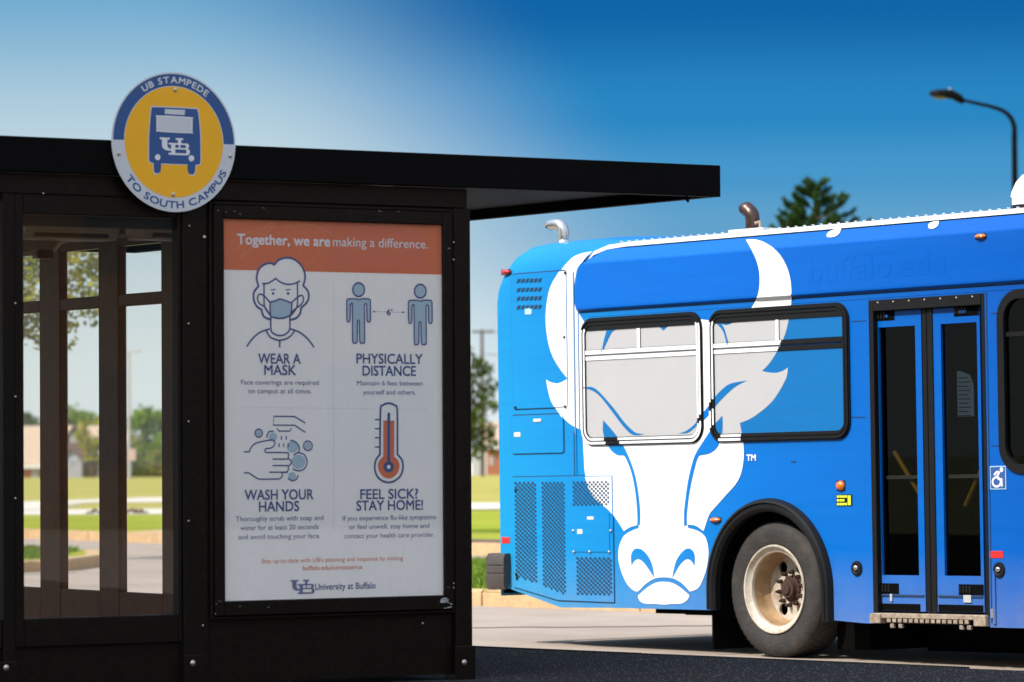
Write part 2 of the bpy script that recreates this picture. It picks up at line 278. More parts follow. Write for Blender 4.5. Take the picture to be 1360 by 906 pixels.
# ------------------------------------------------------------------ mesh builder
class MB:
    def __init__(s): s.v = []; s.f = []; s.m = []; s.ms = []
    def mi(s, k):
        if k not in s.ms: s.ms.append(k)
        return s.ms.index(k)
    def face(s, pts, k):
        i = len(s.v); s.v += [tuple(p) for p in pts]; s.f.append(tuple(range(i, i+len(pts)))); s.m.append(s.mi(k))
    def mesh(s, vs, fs, k):
        i = len(s.v); s.v += [tuple(p) for p in vs]; q = s.mi(k)
        for f in fs: s.f.append(tuple(i+a for a in f)); s.m.append(q)
    def box(s, a, b, k, bev=0):
        x0, y0, z0 = (min(a[i], b[i]) for i in range(3)); x1, y1, z1 = (max(a[i], b[i]) for i in range(3))
        e = min(bev, (x1-x0)/2.1, (y1-y0)/2.1, (z1-z0)/2.1)
        if e <= 0:
            vs = [(x, y, z) for z in (z0, z1) for y in (y0, y1) for x in (x0, x1)]
            s.mesh(vs, [(0, 2, 3, 1), (4, 5, 7, 6), (0, 1, 5, 4), (2, 6, 7, 3), (0, 4, 6, 2), (1, 3, 7, 5)], k); return
        vs = []; idx = {}
        for ix, x in ((0, x0), (1, x1)):
            for iy, y in ((0, y0), (1, y1)):
                for iz, z in ((0, z0), (1, z1)):
                    sx, sy, sz = (1-2*ix)*e, (1-2*iy)*e, (1-2*iz)*e
                    for ax, p in enumerate(((x, y+sy, z+sz), (x+sx, y, z+sz), (x+sx, y+sy, z))):
                        idx[(ix, iy, iz, ax)] = len(vs); vs.append(p)
        fs = []
        for ax in range(3):
            for sd in (0, 1):
                o = [i for i in range(3) if i != ax]; loop = []
                for a_, b_ in ((0, 0), (1, 0), (1, 1), (0, 1)):
                    c = [0]*3; c[ax] = sd; c[o[0]] = a_; c[o[1]] = b_; loop.append(idx[(*c, ax)])
                fs.append(loop)
        for ax in range(3):
            o = [i for i in range(3) if i != ax]
            for a_ in (0, 1):
                for b_ in (0, 1):
                    c0 = [0]*3; c1 = [0]*3; c0[o[0]] = c1[o[0]] = a_; c0[o[1]] = c1[o[1]] = b_; c1[ax] = 1
                    fs.append([idx[(*c0, o[0])], idx[(*c0, o[1])], idx[(*c1, o[1])], idx[(*c1, o[0])]])
        for c in ((i, j, l) for i in (0, 1) for j in (0, 1) for l in (0, 1)):
            fs.append([idx[(*c, 0)], idx[(*c, 1)], idx[(*c, 2)]])
        s.mesh(vs, fs, k)
    def tube(s, pts, r, k, n=10, caps=True):
        pts = [Vector(p) for p in pts]; rs = r if isinstance(r, (list, tuple)) else [r]*len(pts)
        rings = []; prev = None
        for i, p in enumerate(pts):
            d = (pts[min(i+1, len(pts)-1)]-pts[max(i-1, 0)]).normalized()
            if prev is None:
                a = Vector((0, 0, 1)) if abs(d.z) < .9 else Vector((1, 0, 0)); e1 = d.cross(a).normalized()
            else: e1 = (prev-d*prev.dot(d)).normalized()
            prev = e1; e2 = d.cross(e1)
            rings.append([p+(e1*math.cos(t)+e2*math.sin(t))*rs[i] for t in (2*math.pi*j/n for j in range(n))])
        vs = [v for rg in rings for v in rg]; fs = []
        for i in range(len(rings)-1):
            for j in range(n):
                a, b_ = i*n+j, i*n+(j+1) % n; fs.append((a, b_, b_+n, a+n))
        if caps: fs += [tuple(reversed(range(n))), tuple(range(len(vs)-n, len(vs)))]
        s.mesh(vs, fs, k)
    def lathe(s, c, axis, prof, k, n=48, keys=None):
        """prof = (radius, along axis)"""
        ax = Vector(axis).normalized(); a = Vector((0, 0, 1)) if abs(ax.z) < .9 else Vector((1, 0, 0))
        e1 = a.cross(ax).normalized(); e2 = ax.cross(e1); c = Vector(c)
        vs = [c+ax*h+(e1*math.cos(t)+e2*math.sin(t))*r for r, h in prof for t in (2*math.pi*j/n for j in range(n))]
        base = len(s.v); s.v += [tuple(v) for v in vs]
        for i in range(len(prof)-1):
            q = s.mi(keys[i] if keys else k)
            for j in range(n):
                p, r = i*n+j, i*n+(j+1) % n
                s.f.append((base+p, base+r, base+r+n, base+p+n)); s.m.append(q)
    def ball(s, c, r, k, n=10, m_=6):
        rx, ry, rz = r if isinstance(r, (tuple, list)) else (r, r, r); vs = []; fs = []
        for i in range(m_+1):
            ph = math.pi*i/m_
            for j in range(n):
                t = 2*math.pi*j/n; vs.append((c[0]+rx*math.sin(ph)*math.cos(t), c[1]+ry*math.sin(ph)*math.sin(t), c[2]+rz*math.cos(ph)))
        for i in range(m_):
            for j in range(n): fs.append((i*n+j, i*n+(j+1) % n, (i+1)*n+(j+1) % n, (i+1)*n+j))
        s.mesh(vs, fs, k)
    def build(s, name, parent=None, smooth=False, label=None, kind=None, share=None):
        me = bpy.data.meshes.new(name); me.from_pydata(s.v, [], s.f); me.validate()
        for k in s.ms: me.materials.append(MT[k])
        if len(me.polygons) == len(s.m): me.polygons.foreach_set('material_index', s.m)
        if smooth:
            me.polygons.foreach_set('use_smooth', [True]*len(me.polygons))
            try: me.set_sharp_from_angle(angle=R(38))
            except Exception: pass
        me.update(); o = bpy.data.objects.new(name, me); COL.objects.link(o)
        if parent: o.parent = parent
        if label: o['label'] = label
        if kind: o['kind'] = kind
        return o
def thing(name, label, cat, mw=None, loc=None, rz=0, group=None):
    o = bpy.data.objects.new(name, None); COL.objects.link(o); o.empty_display_size = .3
    if mw is not None: o.matrix_world = mw
    if loc is not None: o.location = loc; o.rotation_euler = (0, 0, rz)
    o['label'] = label; o['category'] = cat
    if group: o['group'] = group
    return o
def tag(o, label, cat, group=None):
    o['label'] = label; o['category'] = cat
    if group: o['group'] = group
    return o
def copy_tree(o, parent=None):
    kids = list(o.children); c = o.copy(); COL.objects.link(c)
    if parent is not None: c.parent = parent
    for k in kids: copy_tree(k, c)
    return c

# 2-D helpers ------------------------------------------------------
def cat_rom(P, closed=True, n=5):
    """points (x,y) or (x,y,1) where 1 = sharp corner; smooths between the corners"""
    N = len(P); out = []
    rng = range(N) if closed else range(N-1)
    for i in rng:
        p1, p2 = P[i], P[(i+1) % N]
        p0 = P[i-1] if (closed or i > 0) else p1; p3 = P[(i+2) % N] if (closed or i+2 < N) else p2
        if len(p1) > 2: p0 = p1
        if len(p2) > 2: p3 = p2
        for j in range(n):
            t = j/n; t2 = t*t; t3 = t2*t
            out.append(tuple(.5*((2*p1[a])+(-p0[a]+p2[a])*t+(2*p0[a]-5*p1[a]+4*p2[a]-p3[a])*t2+(-p0[a]+3*p1[a]-3*p2[a]+p3[a])*t3) for a in (0, 1)))
    if not closed: out.append(tuple(P[-1][:2]))
    return out
def tess(poly, holes=()):
    loops = [[Vector((p[0], p[1], 0)) for p in poly]]+[[Vector((p[0], p[1], 0)) for p in h] for h in holes]
    flat = [p for l in loops for p in l]
    return [[(flat[i].x, flat[i].y) for i in t] for t in tessellate_polygon(loops)]
def split(tris, ax, val):
    lo, hi = [], []
    for t in tris:
        for sgn, dst in ((1, lo), (-1, hi)):
            o = []
            for i in range(len(t)):
                a, b = t[i], t[(i+1) % len(t)]; da, db = sgn*(val-a[ax]), sgn*(val-b[ax])
                if da >= 0: o.append(a)
                if (da > 0 and db < 0) or (da < 0 and db > 0):
                    k = da/(da-db); o.append((a[0]+(b[0]-a[0])*k, a[1]+(b[1]-a[1])*k))
            if len(o) > 2: dst.append(o)
    return lo, hi
def clip(tris, x0, x1, z0, z1):
    tris = split(tris, 0, x1)[0]; tris = split(tris, 0, x0)[1]; tris = split(tris, 1, z1)[0]; return split(tris, 1, z0)[1]
def inpoly(p, P):
    x, y = p; c = False; j = len(P)-1
    for i in range(len(P)):
        if (P[i][1] > y) != (P[j][1] > y) and x < (P[j][0]-P[i][0])*(y-P[i][1])/(P[j][1]-P[i][1])+P[i][0]: c = not c
        j = i
    return c
def rrect(x0, z0, x1, z1, r, n=6):
    o = []
    for cx, cz, a in ((x1-r, z1-r, 0), (x0+r, z1-r, 90), (x0+r, z0+r, 180), (x1-r, z0+r, 270)):
        for i in range(n+1):
            t = R(a+90*i/n); o.append((cx+r*math.cos(t), cz+r*math.sin(t)))
    return o
def circ(cx, cz, r, n=40, a0=0, a1=360):
    return [(cx+r*math.cos(R(a0+(a1-a0)*i/n)), cz+r*math.sin(R(a0+(a1-a0)*i/n))) for i in range(n+(0 if a1-a0 == 360 else 1))]
def flat(mb, tris, y, k):
    for t in tris:
        # wind so that the face looks towards -Y
        a = sum(t[i][0]*t[(i+1) % len(t)][1]-t[(i+1) % len(t)][0]*t[i][1] for i in range(len(t)))
        if a < 0: t = t[::-1]
        mb.face([(p[0], y, p[1]) for p in t], k)
def slab(mb, poly, y0, y1, k, holes=(), kside=None):
    """plate in the x-z plane from y0 (front) back to y1"""
    flat(mb, tess(poly, holes), y0, k)
    for lp in (poly, *holes):
        for i in range(len(lp)):
            a, b = lp[i], lp[(i+1) % len(lp)]; mb.face([(a[0], y0, a[1]), (b[0], y0, b[1]), (b[0], y1, b[1]), (a[0], y1, a[1])], kside or k)
def ribbon(mb, pts, wd, y, k, closed=False, ends=True):
    """flat stroke of width wd along 2-D points"""
    n = len(pts); L = []; Rr = []
    for i in range(n):
        a = pts[(i-1) % n] if closed or i > 0 else pts[i]; b = pts[(i+1) % n] if closed or i < n-1 else pts[i]
        dx, dz = b[0]-a[0], b[1]-a[1]; q = math.hypot(dx, dz) or 1; nx, nz = -dz/q*wd/2, dx/q*wd/2
        L.append((pts[i][0]+nx, pts[i][1]+nz)); Rr.append((pts[i][0]-nx, pts[i][1]-nz))
    for i in range(n if closed else n-1):
        j = (i+1) % n; flat(mb, [[Rr[i], Rr[j], L[j], L[i]]], y, k)
    if ends and not closed:
        for p in (pts[0], pts[-1]): flat(mb, [circ(p[0], p[1], wd/2*.98, 8)], y+.00012, k)
# text --------------------------------------------------------------
_tc = {}
def glyphs(txt, bold=0, spacing=1.0):
    key = (txt, bold, spacing)
    if key in _tc: return _tc[key]
    c = bpy.data.curves.new('lettering', 'FONT'); c.body = txt; c.size = 1; c.offset = bold; c.space_character = spacing; c.resolution_u = 3
    o = bpy.data.objects.new('lettering', c); COL.objects.link(o)
    dg = bpy.context.evaluated_depsgraph_get(); me = bpy.data.meshes.new_from_object(o.evaluated_get(dg))
    vs = [(v.co.x, v.co.y) for v in me.vertices]; fs = [tuple(p.vertices) for p in me.polygons]
    bpy.data.objects.remove(o); bpy.data.curves.remove(c); bpy.data.meshes.remove(me)
    _tc[key] = (vs, fs); return vs, fs
def put_text(mb, txt, x0, x1, zb, cap, y, k, bold=0, spacing=1.0, slope=0):
    """text from x0 to x1 with its baseline at zb and cap height cap"""
    vs, fs = glyphs(txt, 0, spacing); bo = bold*cap*1.1
    offs = [(0, 0, 0)] if bo == 0 else [(-bo, -bo, 0), (bo, -bo, -.00006), (bo, bo, -.00012), (-bo, bo, -.00018)]
    if not vs: return
    a = min(v[0] for v in vs); b = max(v[0] for v in vs); H = .729
    f = lambda v: (x0+(v[0]-a)/(b-a)*(x1-x0), y, zb+v[1]/H*cap+slope*((v[0]-a)/(b-a)))
    for q in [(f_, o_) for o_ in offs for f_ in fs]:
        q, (ox, oz, oy) = q
        pts = [vs[i] for i in q]; ar = sum(pts[i][0]*pts[(i+1) % len(pts)][1]-pts[(i+1) % len(pts)][0]*pts[i][1] for i in range(len(pts)))
        if ar < 0: pts = pts[::-1]
        mb.face([(lambda w_: (w_[0]+ox, w_[1]+oy, w_[2]+oz))(f(p)) for p in pts], k)
def arc_text(mb, txt, c, r, a0, a1, cap, y, k, top=True, bold=0):
    """letters spread along a circle; angles in degrees from straight up (top) or straight down"""
    ws = []
    for ch in txt:
        if ch == ' ': ws.append(.35); continue
        vs, _ = glyphs(ch, 0); ws.append(max(v[0] for v in vs)-min(v[0] for v in vs)+.14)
    tot = sum(ws); pos = 0
    for ch, wd in zip(txt, ws):
        mid = (pos+wd/2)/tot; pos += wd
        if ch == ' ': continue
        A = R(a0+(a1-a0)*mid); vs, fs = glyphs(ch, 0); xa = min(v[0] for v in vs); xb = max(v[0] for v in vs)
        sx = abs(R(a1-a0))*r/tot; sz = cap/.729
        for q in fs:
            pts = []
            for i in q:
                lx = (vs[i][0]-(xa+xb)/2)*sx; lz = vs[i][1]*sz
                if top: px = math.sin(A)*(r+lz)+math.cos(A)*lx; pz = math.cos(A)*(r+lz)-math.sin(A)*lx
                else: px = math.sin(A)*(r-lz)+math.cos(A)*lx; pz = -math.cos(A)*(r-lz)+math.sin(A)*lx
                pts.append((c[0]+px, c[1]+pz))
            for i_, (ox, oz) in enumerate(((-1, -1), (1, -1), (1, 1), (-1, 1))):
                bo = bold*cap*1.1; flat(mb, [[(p[0]+ox*bo, p[1]+oz*bo) for p in pts]], y-.00006*i_, k)
# ================================================================== GROUND
def poly_sheet(name, pts, z, k, kind='structure', skirt=0, ks=None, parent=None):
    mb = MB(); P = [(p[0], p[1]) for p in pts]
    ar = sum(P[i][0]*P[(i+1) % len(P)][1]-P[(i+1) % len(P)][0]*P[i][1] for i in range(len(P)))
    for t in tess(P):
        a = sum(t[i][0]*t[(i+1) % 3][1]-t[(i+1) % 3][0]*t[i][1] for i in range(3))
        if a < 0: t = t[::-1]
        mb.face([(p[0], p[1], z) for p in t], k)
    if skirt:
        for i in range(len(P)):
            a, b = P[i], P[(i+1) % len(P)]; mb.face([(a[0], a[1], z), (b[0], b[1], z), (b[0], b[1], z-skirt), (a[0], a[1], z-skirt)], ks or k)
    return mb.build(name, kind=kind)
K1 = Vector((-.265, 25.358)); KD = Vector((.70, -.714)).normalized(); KN = Vector((.714, .70))
def kp(t, d): v = K1+KD*t+KN*d; return (v.x, v.y)
mb = MB()
Rr_ = [(-900, -600), (900, -600), (900, 300), (-900, 300)]
mb.face([(-1500, -1200, -.27), (1500, -1200, -.27), (1500, 265, -.27), (-1500, 265, -.27)], 'soil')
mb.face([(-1500, 265, -.27), (1500, 265, -.27), (1500, 400, -3.2), (-1500, 400, -3.2)], 'soil')
mb.face([(-1500, 400, -3.2), (1500, 400, -3.2), (3500, 4500, -3.2), (-3500, 4500, -3.2)], 'soil')
mb.build('ground', kind='structure')
poly_sheet('road', [kp(-60, -.2), kp(60, -.2), (75, 20), (75, 66), (0, 90), (-60, 130), (-75, 90)], ROAD, 'roadm')
# bus stop platform of dark asphalt with its kerb face
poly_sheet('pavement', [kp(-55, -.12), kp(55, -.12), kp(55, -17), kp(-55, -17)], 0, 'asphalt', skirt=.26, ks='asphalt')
mb = MB(); rg_ = random.Random(77)
for _ in range(26000):
    t = rg_.uniform(-4.5, 9.5) ; d_ = -abs(rg_.gauss(0, 2.2))-.14; x, y = kp(t, d_)
    if (x-.0)*-.544+(y-sO.y)*.839 > -.02 and x < sO.x+.0: continue
    a = rg_.uniform(0, 6.28); q = rg_.uniform(.003, .007); h = q*rg_.uniform(.5, 1.0); kk = rg_.choice(('grit_dark',)*5+('grit_mid',)*2)
    P3 = [(x+q*math.cos(a+i*2.09), y+q*math.sin(a+i*2.09), 0) for i in range(3)]; tp = (x, y, h); mb.mesh(P3+[tp], [(0, 1, 3), (1, 2, 3), (2, 0, 3)], kk)
tag(mb.build('grit', kind='stuff'), 'coarse loose grit on the dark asphalt beside the shelter post', 'grit')
def kerb_line(name, pts, w_, z0, z1, seg=1.5, k='kerb', closed=False):
    """a run of kerb stones: one root strip with stones as parts"""
    root = None; n = 0; P = [Vector(p) for p in pts]
    if closed: P.append(P[0])
    for a, b in zip(P[:-1], P[1:]):
        L = (b-a).length; m = max(1, int(L/seg)); d = (b-a)/m; nrm = Vector((-d.y, d.x)).normalized()*w_
        for i in range(m):
            p, q = a+d*(i+.004), a+d*(i+.996); h = z1+random.uniform(-.006, .006); mb = MB()
            u = random.uniform(-.006, .006); q_ = q+nrm; p_ = p+nrm; e = nrm.normalized()*.02
            ring = [(p+e*u, z0), (p+e*(1+u), z1), (p_, z1)]
            lo = [(p.x, p.y, z0), (q.x, q.y, z0), (q_.x, q_.y, z0), (p_.x, p_.y, z0)]
            hi = [(p.x+e.x, p.y+e.y, h), (q.x+e.x, q.y+e.y, h), (q_.x, q_.y, h), (p_.x, p_.y, h)]
            mid = [(p.x, p.y, h-.025), (q.x, q.y, h-.025)]
            mb.mesh(lo+hi+mid, [(0, 1, 9, 8), (8, 9, 5, 4), (4, 5, 6, 7), (3, 2, 6, 7), (0, 3, 7, 4, 8), (1, 9, 5, 6, 2)], k)
            o = mb.build('kerb' if root is None else 'kerb_stone', root, kind='structure' if root is None else None)
            if root is None: root = o
    return root
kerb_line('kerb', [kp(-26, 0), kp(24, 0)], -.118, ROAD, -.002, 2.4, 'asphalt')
# median island behind the bus
ISL = [(-2.0, 40.6), (-.3, 38.57), (1.15, 37.0), (9.6, 27.9), (16, 34), (7.2, 43.0), (-.3, 50.7), (-1.7, 51.4), (-2.6, 49.8), (-2.9, 43)]
poly_sheet('median_lawn', ISL, LAWN-.012, 'grass')
ISB = [(-5.75, 51.4), (-5.55, 53.5), (-5.9, 56.8), (-9, 61.5), (-26, 78), (-30, 70), (-9, 52.2), (-7.2, 50.9)]
poly_sheet('traffic_island', ISB, LAWN-.012, 'grass')
kerb_line('kerb', [(-2.35, 41.1), (-2.0, 40.45), (-.3, 38.57), (1.15, 37.0), (9.6, 27.9)], .2, ROAD, LAWN, 1.4)
kerb_line('kerb', [(-26, 69.2), (-9, 52.0), (-7.2, 50.7), (-6.2, 50.7), (-5.6, 51.4), (-5.4, 53.5), (-5.8, 56.9)], .2, ROAD, LAWN, 1.6, 'kerb')
# far lawn
FK = [(-24, 99.5), (-8.4, 72.3), (-5.8, 68.0), (-.43, 58.6), (12, 36.5), (26, 12)]
mb = MB()
for a, b in zip(FK[:-1], FK[1:]):
    mb.face([(a[0], a[1], LAWN), (b[0], b[1], LAWN), (b[0]*1.9, 100, LAWN), (a[0]*1.9, 100, LAWN)], 'grass')
    mb.face([(a[0], a[1], ROAD-.02), (b[0], b[1], ROAD-.02), (b[0], b[1], LAWN), (a[0], a[1], LAWN)], 'kerb')
mb.face([(-45.6, 100, LAWN), (49.4, 100, LAWN), (120, 265, LAWN), (-90, 265, LAWN)], 'drygrass')
mb.face([(-90, 265, LAWN), (120, 265, LAWN), (150, 400, -3.15), (-120, 400, -3.15)], 'drygrass')
mb.build('lawn', kind='structure')
kerb_line('kerb', [(-23.5, 98.6), (-8.4, 72.3), (-5.8, 68.0), (-.43, 58.6), (12, 36.5)], -.25, ROAD, LAWN+.02, 2.2)
# pale dry verge strip behind the far kerb
poly_sheet('verge', [(-6.6, 69.6), (-5.75, 68.25), (-.35, 58.9), (.2, 59.2), (-4.6, 70.4), (-6.0, 72.6)], LAWN+.006, 'kerb')
poly_sheet('kerb_shade_strip', [(-2.4, 62.3), (.7, 56.8), (1.75, 57.4), (-1.3, 62.9)], LAWN+.014, 'shrub_and_shade')  # dark strip stands in for tree shade on the far kerb
# paths over the far lawn
def strip(name, y0, y1, x0, x1, k, dz, slope=0):
    return poly_sheet(name, [(x0, y0), (x1, y0+slope*(x1-x0)), (x1, y1+slope*(x1-x0)), (x0, y1)], LAWN+dz, k)
def dz_(y, yy=608): return 5400*(CAMZ-LAWN)/(y-yy)
strip('path', dz_(683), dz_(676), -14.2, -5, 'path', .006, -.02)
strip('path', dz_(667.5), dz_(661), -12.0, -6, 'path', .010)
poly_sheet('path', [(-12.6, dz_(669.5)), (-11.6, dz_(667)), (-11.6, dz_(661.5)), (-16.5, dz_(670)), (-16.5, dz_(675))], LAWN+.014, 'path')
strip('path', dz_(677.5), dz_(670), -18, -11.7, 'path', .018)
poly_sheet('path', [(-4, dz_(677.5, 605)), (6, dz_(676, 605)), (6, dz_(668, 605)), (-4, dz_(669, 605))], LAWN+.022, 'path')
# long sealed crack in the road
mb = MB(); pts = [onz(x, 833.6+(x-640)*-.008+random.uniform(-.5, .5), ROAD+.004) for x in range(560, 1120, 28)]
for a, b in zip(pts[:-1], pts[1:]):
    mb.face([a, b, b+Vector((.01, .11, 0)), a+Vector((.01, .11, 0))], 'crack')
mb.build('crack', kind='structure')
# grass blades along the near edges of the islands
def blades(name, areas, n, h):
    mb = MB()
    for _ in range(n):
        a, b, c, d = random.choice(areas); s_, t = random.random(), random.random()
        p = (Vector(a)*(1-s_)+Vector(b)*s_)*(1-t)+(Vector(d)*(1-s_)+Vector(c)*s_)*t
        an = random.uniform(0, 6.28); hh = h*random.uniform(.5, 1.2); wx, wy = math.cos(an)*.012, math.sin(an)*.012; lx, ly = random.uniform(-.03, .03), random.uniform(-.03, .03)
        mb.face([(p.x-wx, p.y-wy, LAWN-.012), (p.x+wx, p.y+wy, LAWN-.012), (p.x+lx, p.y+ly, LAWN+hh)], 'blade')
    return mb.build(name, kind='stuff')
o = blades('grass', [((-2.0, 41.1), (1.2, 37.5), (3.2, 46.2), (-1.7, 50.9))], 16000, .07); tag(o, 'short green grass of the island strip behind the bus tail', 'grass')
o = blades('grass', [((-8.6, 52.6), (-5.9, 51.8), (-6.0, 56.4), (-9, 61))], 7000, .07); tag(o, 'short green grass on the island seen through the left shelter glass', 'grass')
# dark clump of mulch with twigs on the far lawn
def mound(name, c, wx, hz, n, label, gr=None):
    mb = MB()
    for _ in range(n):
        u = random.uniform(-1, 1); r = random.uniform(.12, .3)*hz*1.4; mb.ball((u*wx/2, random.uniform(-.1, .1), hz*(1-u*u)*random.uniform(.1, .8)), (r*1.2, r, r), 'shrub_and_shade', 7, 4)
    o = mb.build(name); o.location = (c[0], c[1], LAWN); return tag(o, label, 'shrub', gr)
D_ = dz_(682); mound('low_shrub', ((124-680)/5400*D_, D_), .30, .11, 14, 'small dark peaked shrub by the path, seen in the middle gap of the shelter', None)
mound('low_shrub', ((175-680)/5400*D_, D_), .75, .12, 34, 'wide low dark shrub by the path, seen in the right gap of the shelter', None)

# ================================================================== TREES
def crown_mesh(blobs, leaf, k, dens, squash=1, seed=1):
    rnd = random.Random(seed); mb = MB()
    for (cx, cy, cz, r) in blobs:
        for _ in range(int(dens*r*r)):
            d = Vector((rnd.gauss(0, 1), rnd.gauss(0, 1), rnd.gauss(0, 1))).normalized()*r*(rnd.random()**.45)
            p = Vector((cx, cy, cz))+Vector((d.x, d.y, d.z*squash)); s_ = leaf*rnd.uniform(.6, 1.3)
            a = Vector((rnd.gauss(0, 1), rnd.gauss(0, 1), rnd.gauss(0, 1))).normalized(); b = a.cross(Vector((rnd.gauss(0, 1), rnd.gauss(0, 1), rnd.gauss(0, 1)))).normalized()
            mb.face([p-a*s_, p-b*s_*.55, p+a*s_, p+b*s_*.55], k)
    return mb
def tree(name, base, trunk_h, tr, blobs, leaf, k, dens, label, group=None, seed=1):
    t = thing(name, label, 'tree', loc=base, group=group); mb = MB()
    top = Vector((0, 0, trunk_h)); mb.tube([(0, 0, -.1), (tr*.3, 0, trunk_h*.4), (0, 0, trunk_h)], [tr*1.35, tr, tr*.7], 'bark', 8)
    for (cx, cy, cz, r) in blobs[:9]:
        c = Vector((cx, cy, cz)); mb.tube([top*.8, (top+c)/2+Vector((0, 0, .15*trunk_h)), c], [tr*.55, tr*.35, tr*.12], 'bark', 5)
    mb.build('trunk', t, smooth=True); crown_mesh(blobs, leaf, k, dens, 1, seed).build('crown', t); return t
def P_at(x, D, z=None):   # ground position seen at picture column x, distance D
    return Vector(((x-680)/5400*D, D, LAWN if z is None else z))
# tree on the traffic island whose branches hang into the left window
def Zat(y, D, x=680): return CAMZ+((YH-ROLL*(x-680))-y)/5400*D
D0 = 56.; bx = P_at(-40, D0)
def bl(x, y, r, dy=0): return ((x-680)/5400*D0-bx.x, dy, Zat(y, D0, 100)-LAWN, r)
rnd = random.Random(4); bls = []
for x, y, r in [(-60, 330, .55), (-20, 290, .5), (20, 350, .42), (50, 345, .36), (40, 390, .36), (-10, 400, .45), (30, 430, .3), (60, 425, .24), (52, 455, .13), (95, 345, .34), (125, 350, .30), (105, 385, .3), (85, 410, .22), (130, 395, .25), (95, 432, .14), (88, 460, .09), (97, 450, .05), (118, 418, .15), (-110, 360, .6), (-90, 430, .5), (140, 360, .22), (70, 300, .5), (10, 250, .5), (-60, 240, .55), (-150, 300, .6)]:
    bls.append(bl(x, y, r, rnd.uniform(-.35, .35)))
tree('maple_tree', bx, 2.6, .12, bls, .062, 'leaf_y', 1300, 'yellow green maple whose leaves hang in the left gaps of the shelter', seed=3)
# trees standing left of the view that throw the shadow bands over the road
for i, (x, y, h, lab) in enumerate([(-12.0, 47.0, 4.2, 'leafy street tree on the left verge, nearest the island'), (-14.5, 52.5, 4.6, 'leafy street tree on the left verge, farther from the stop')]):
    rr = random.Random(i+20); b2 = [(rr.uniform(-1.3, 1.3), rr.uniform(-1.3, 1.3), h+rr.uniform(-1.2, 1.4), rr.uniform(.6, 1.0)) for _ in range(12)]
    tree('street_tree', Vector((x, y, ROAD)), h-1, .13, b2, .12, 'leaf_g', 260, lab, 'street trees left of the road', seed=i+9)
# small tree on the lawn behind the poster; its shadow falls on the grass in the gap
rr = random.Random(44); tree('small_tree', Vector((-3.4, 67.3, LAWN)), 2.6, .10, [(rr.uniform(-.7, .7), rr.uniform(-1.2, 1.2), 3.4+rr.uniform(-.7, 1.6), rr.uniform(.5, .65)) for _ in range(14)], .09, 'leaf_g', 420, 'small green tree hidden behind the poster, shading the lawn in the gap', seed=45)
# tree seen in the gap between shelter and bus
D1 = 150.; b1 = P_at(618, D1); rr = random.Random(5)
def bb(x, y, r, D, bx_): return ((x-680)/5400*D-bx_.x, rr.uniform(-.6, .6), Zat(y, D, x)-LAWN, r)
tree('lawn_tree', b1, 1.9, .10, [bb(x, y, r, D1, b1) for x, y, r in [(634, 482, .30), (645, 492, .34), (626, 500, .45), (652, 512, .33), (640, 530, .5), (612, 520, .7), (655, 540, .26), (630, 556, .55), (648, 572, .40), (610, 570, .8), (638, 588, .42), (590, 560, .7), (596, 500, .6), (630, 604, .30), (655, 588, .22), (620, 470, .35), (654, 600, .12)]],   .09, 'leaf_d', 800, 'loose dark green tree on the lawn in the gap between shelter and bus', seed=6)
# trees by the houses
def far_tree(x, y0, y1, wpx, D, k, lab, seed, kindn='far_tree', z0=-3.2, dens=60, leaf=.3):
    global rr
    rr = random.Random(seed); bs = P_at(x, D, z0); bl_ = []; sc_ = D/5400
    for _ in range(26):
        a = rr.uniform(0, 1); yy = y0+(y1-y0)*a; half = wpx/2*math.sin(math.pi*min(.95, .18+.75*a)); xx = x+rr.uniform(-1, 1)*half
        bl_.append(((xx-680)*sc_-bs.x, rr.uniform(-1, 1)*half*sc_, Zat(yy, D, x)-z0, rr.uniform(.14, .26)*wpx*sc_))
    return tree(kindn, bs, max(1., bl_[0][2]*.35), .2, bl_, leaf, k, dens, lab, seed=seed)
far_tree(203, 549, 612, 62, 330, 'leaf_g', 'round bright green tree right of the tall double lamp post, seen through the glass', 31)
far_tree(165, 562, 625, 40, 345, 'leaf_o', 'yellow green tree behind the tall double lamp post', 32)
far_tree(122, 558, 612, 42, 335, 'leaf_y', 'yellow tree in front of the grey gabled house', 33, dens=40)
far_tree(112, 548, 590, 66, 470, 'leaf_g', 'green tree top rising over the roof of the gabled house', 34)
far_tree(205, 600, 640, 46, 325, 'leaf_o', 'low olive bushy tree below the round green tree', 35)
far_tree(30, 552, 575, 36, 460, 'leaf_d', 'dark tree top rising over the tan roof at the left', 36)
far_tree(178, 606, 640, 36, 322, 'leaf_d', 'dark olive bushy tree at the foot of the double lamp post', 37)
# wooded mass far off, along the horizon
mb = MB(); rr = random.Random(11)
for i in range(260):
    x = rr.uniform(-420, 420); r = rr.uniform(4, 8); c = (x, 700+rr.uniform(-20, 60), -3+rr.uniform(0, 3))
    for _ in range(26):
        d = Vector((rr.gauss(0, 1), rr.gauss(0, 1), rr.gauss(0, 1))).normalized(); p = Vector(c)+d*r*.8; a = Vector((rr.gauss(0, 1), rr.gauss(0, 1), rr.gauss(0, 1))).normalized(); b = a.cross(d).normalized()
        mb.face([p-a*1.3, p-b*1.0, p+a*1.3, p+b*1.0], 'leaf_d')
tag(mb.build('distant_wood', kind='stuff'), 'low dark green wood along the horizon behind the houses', 'wood')
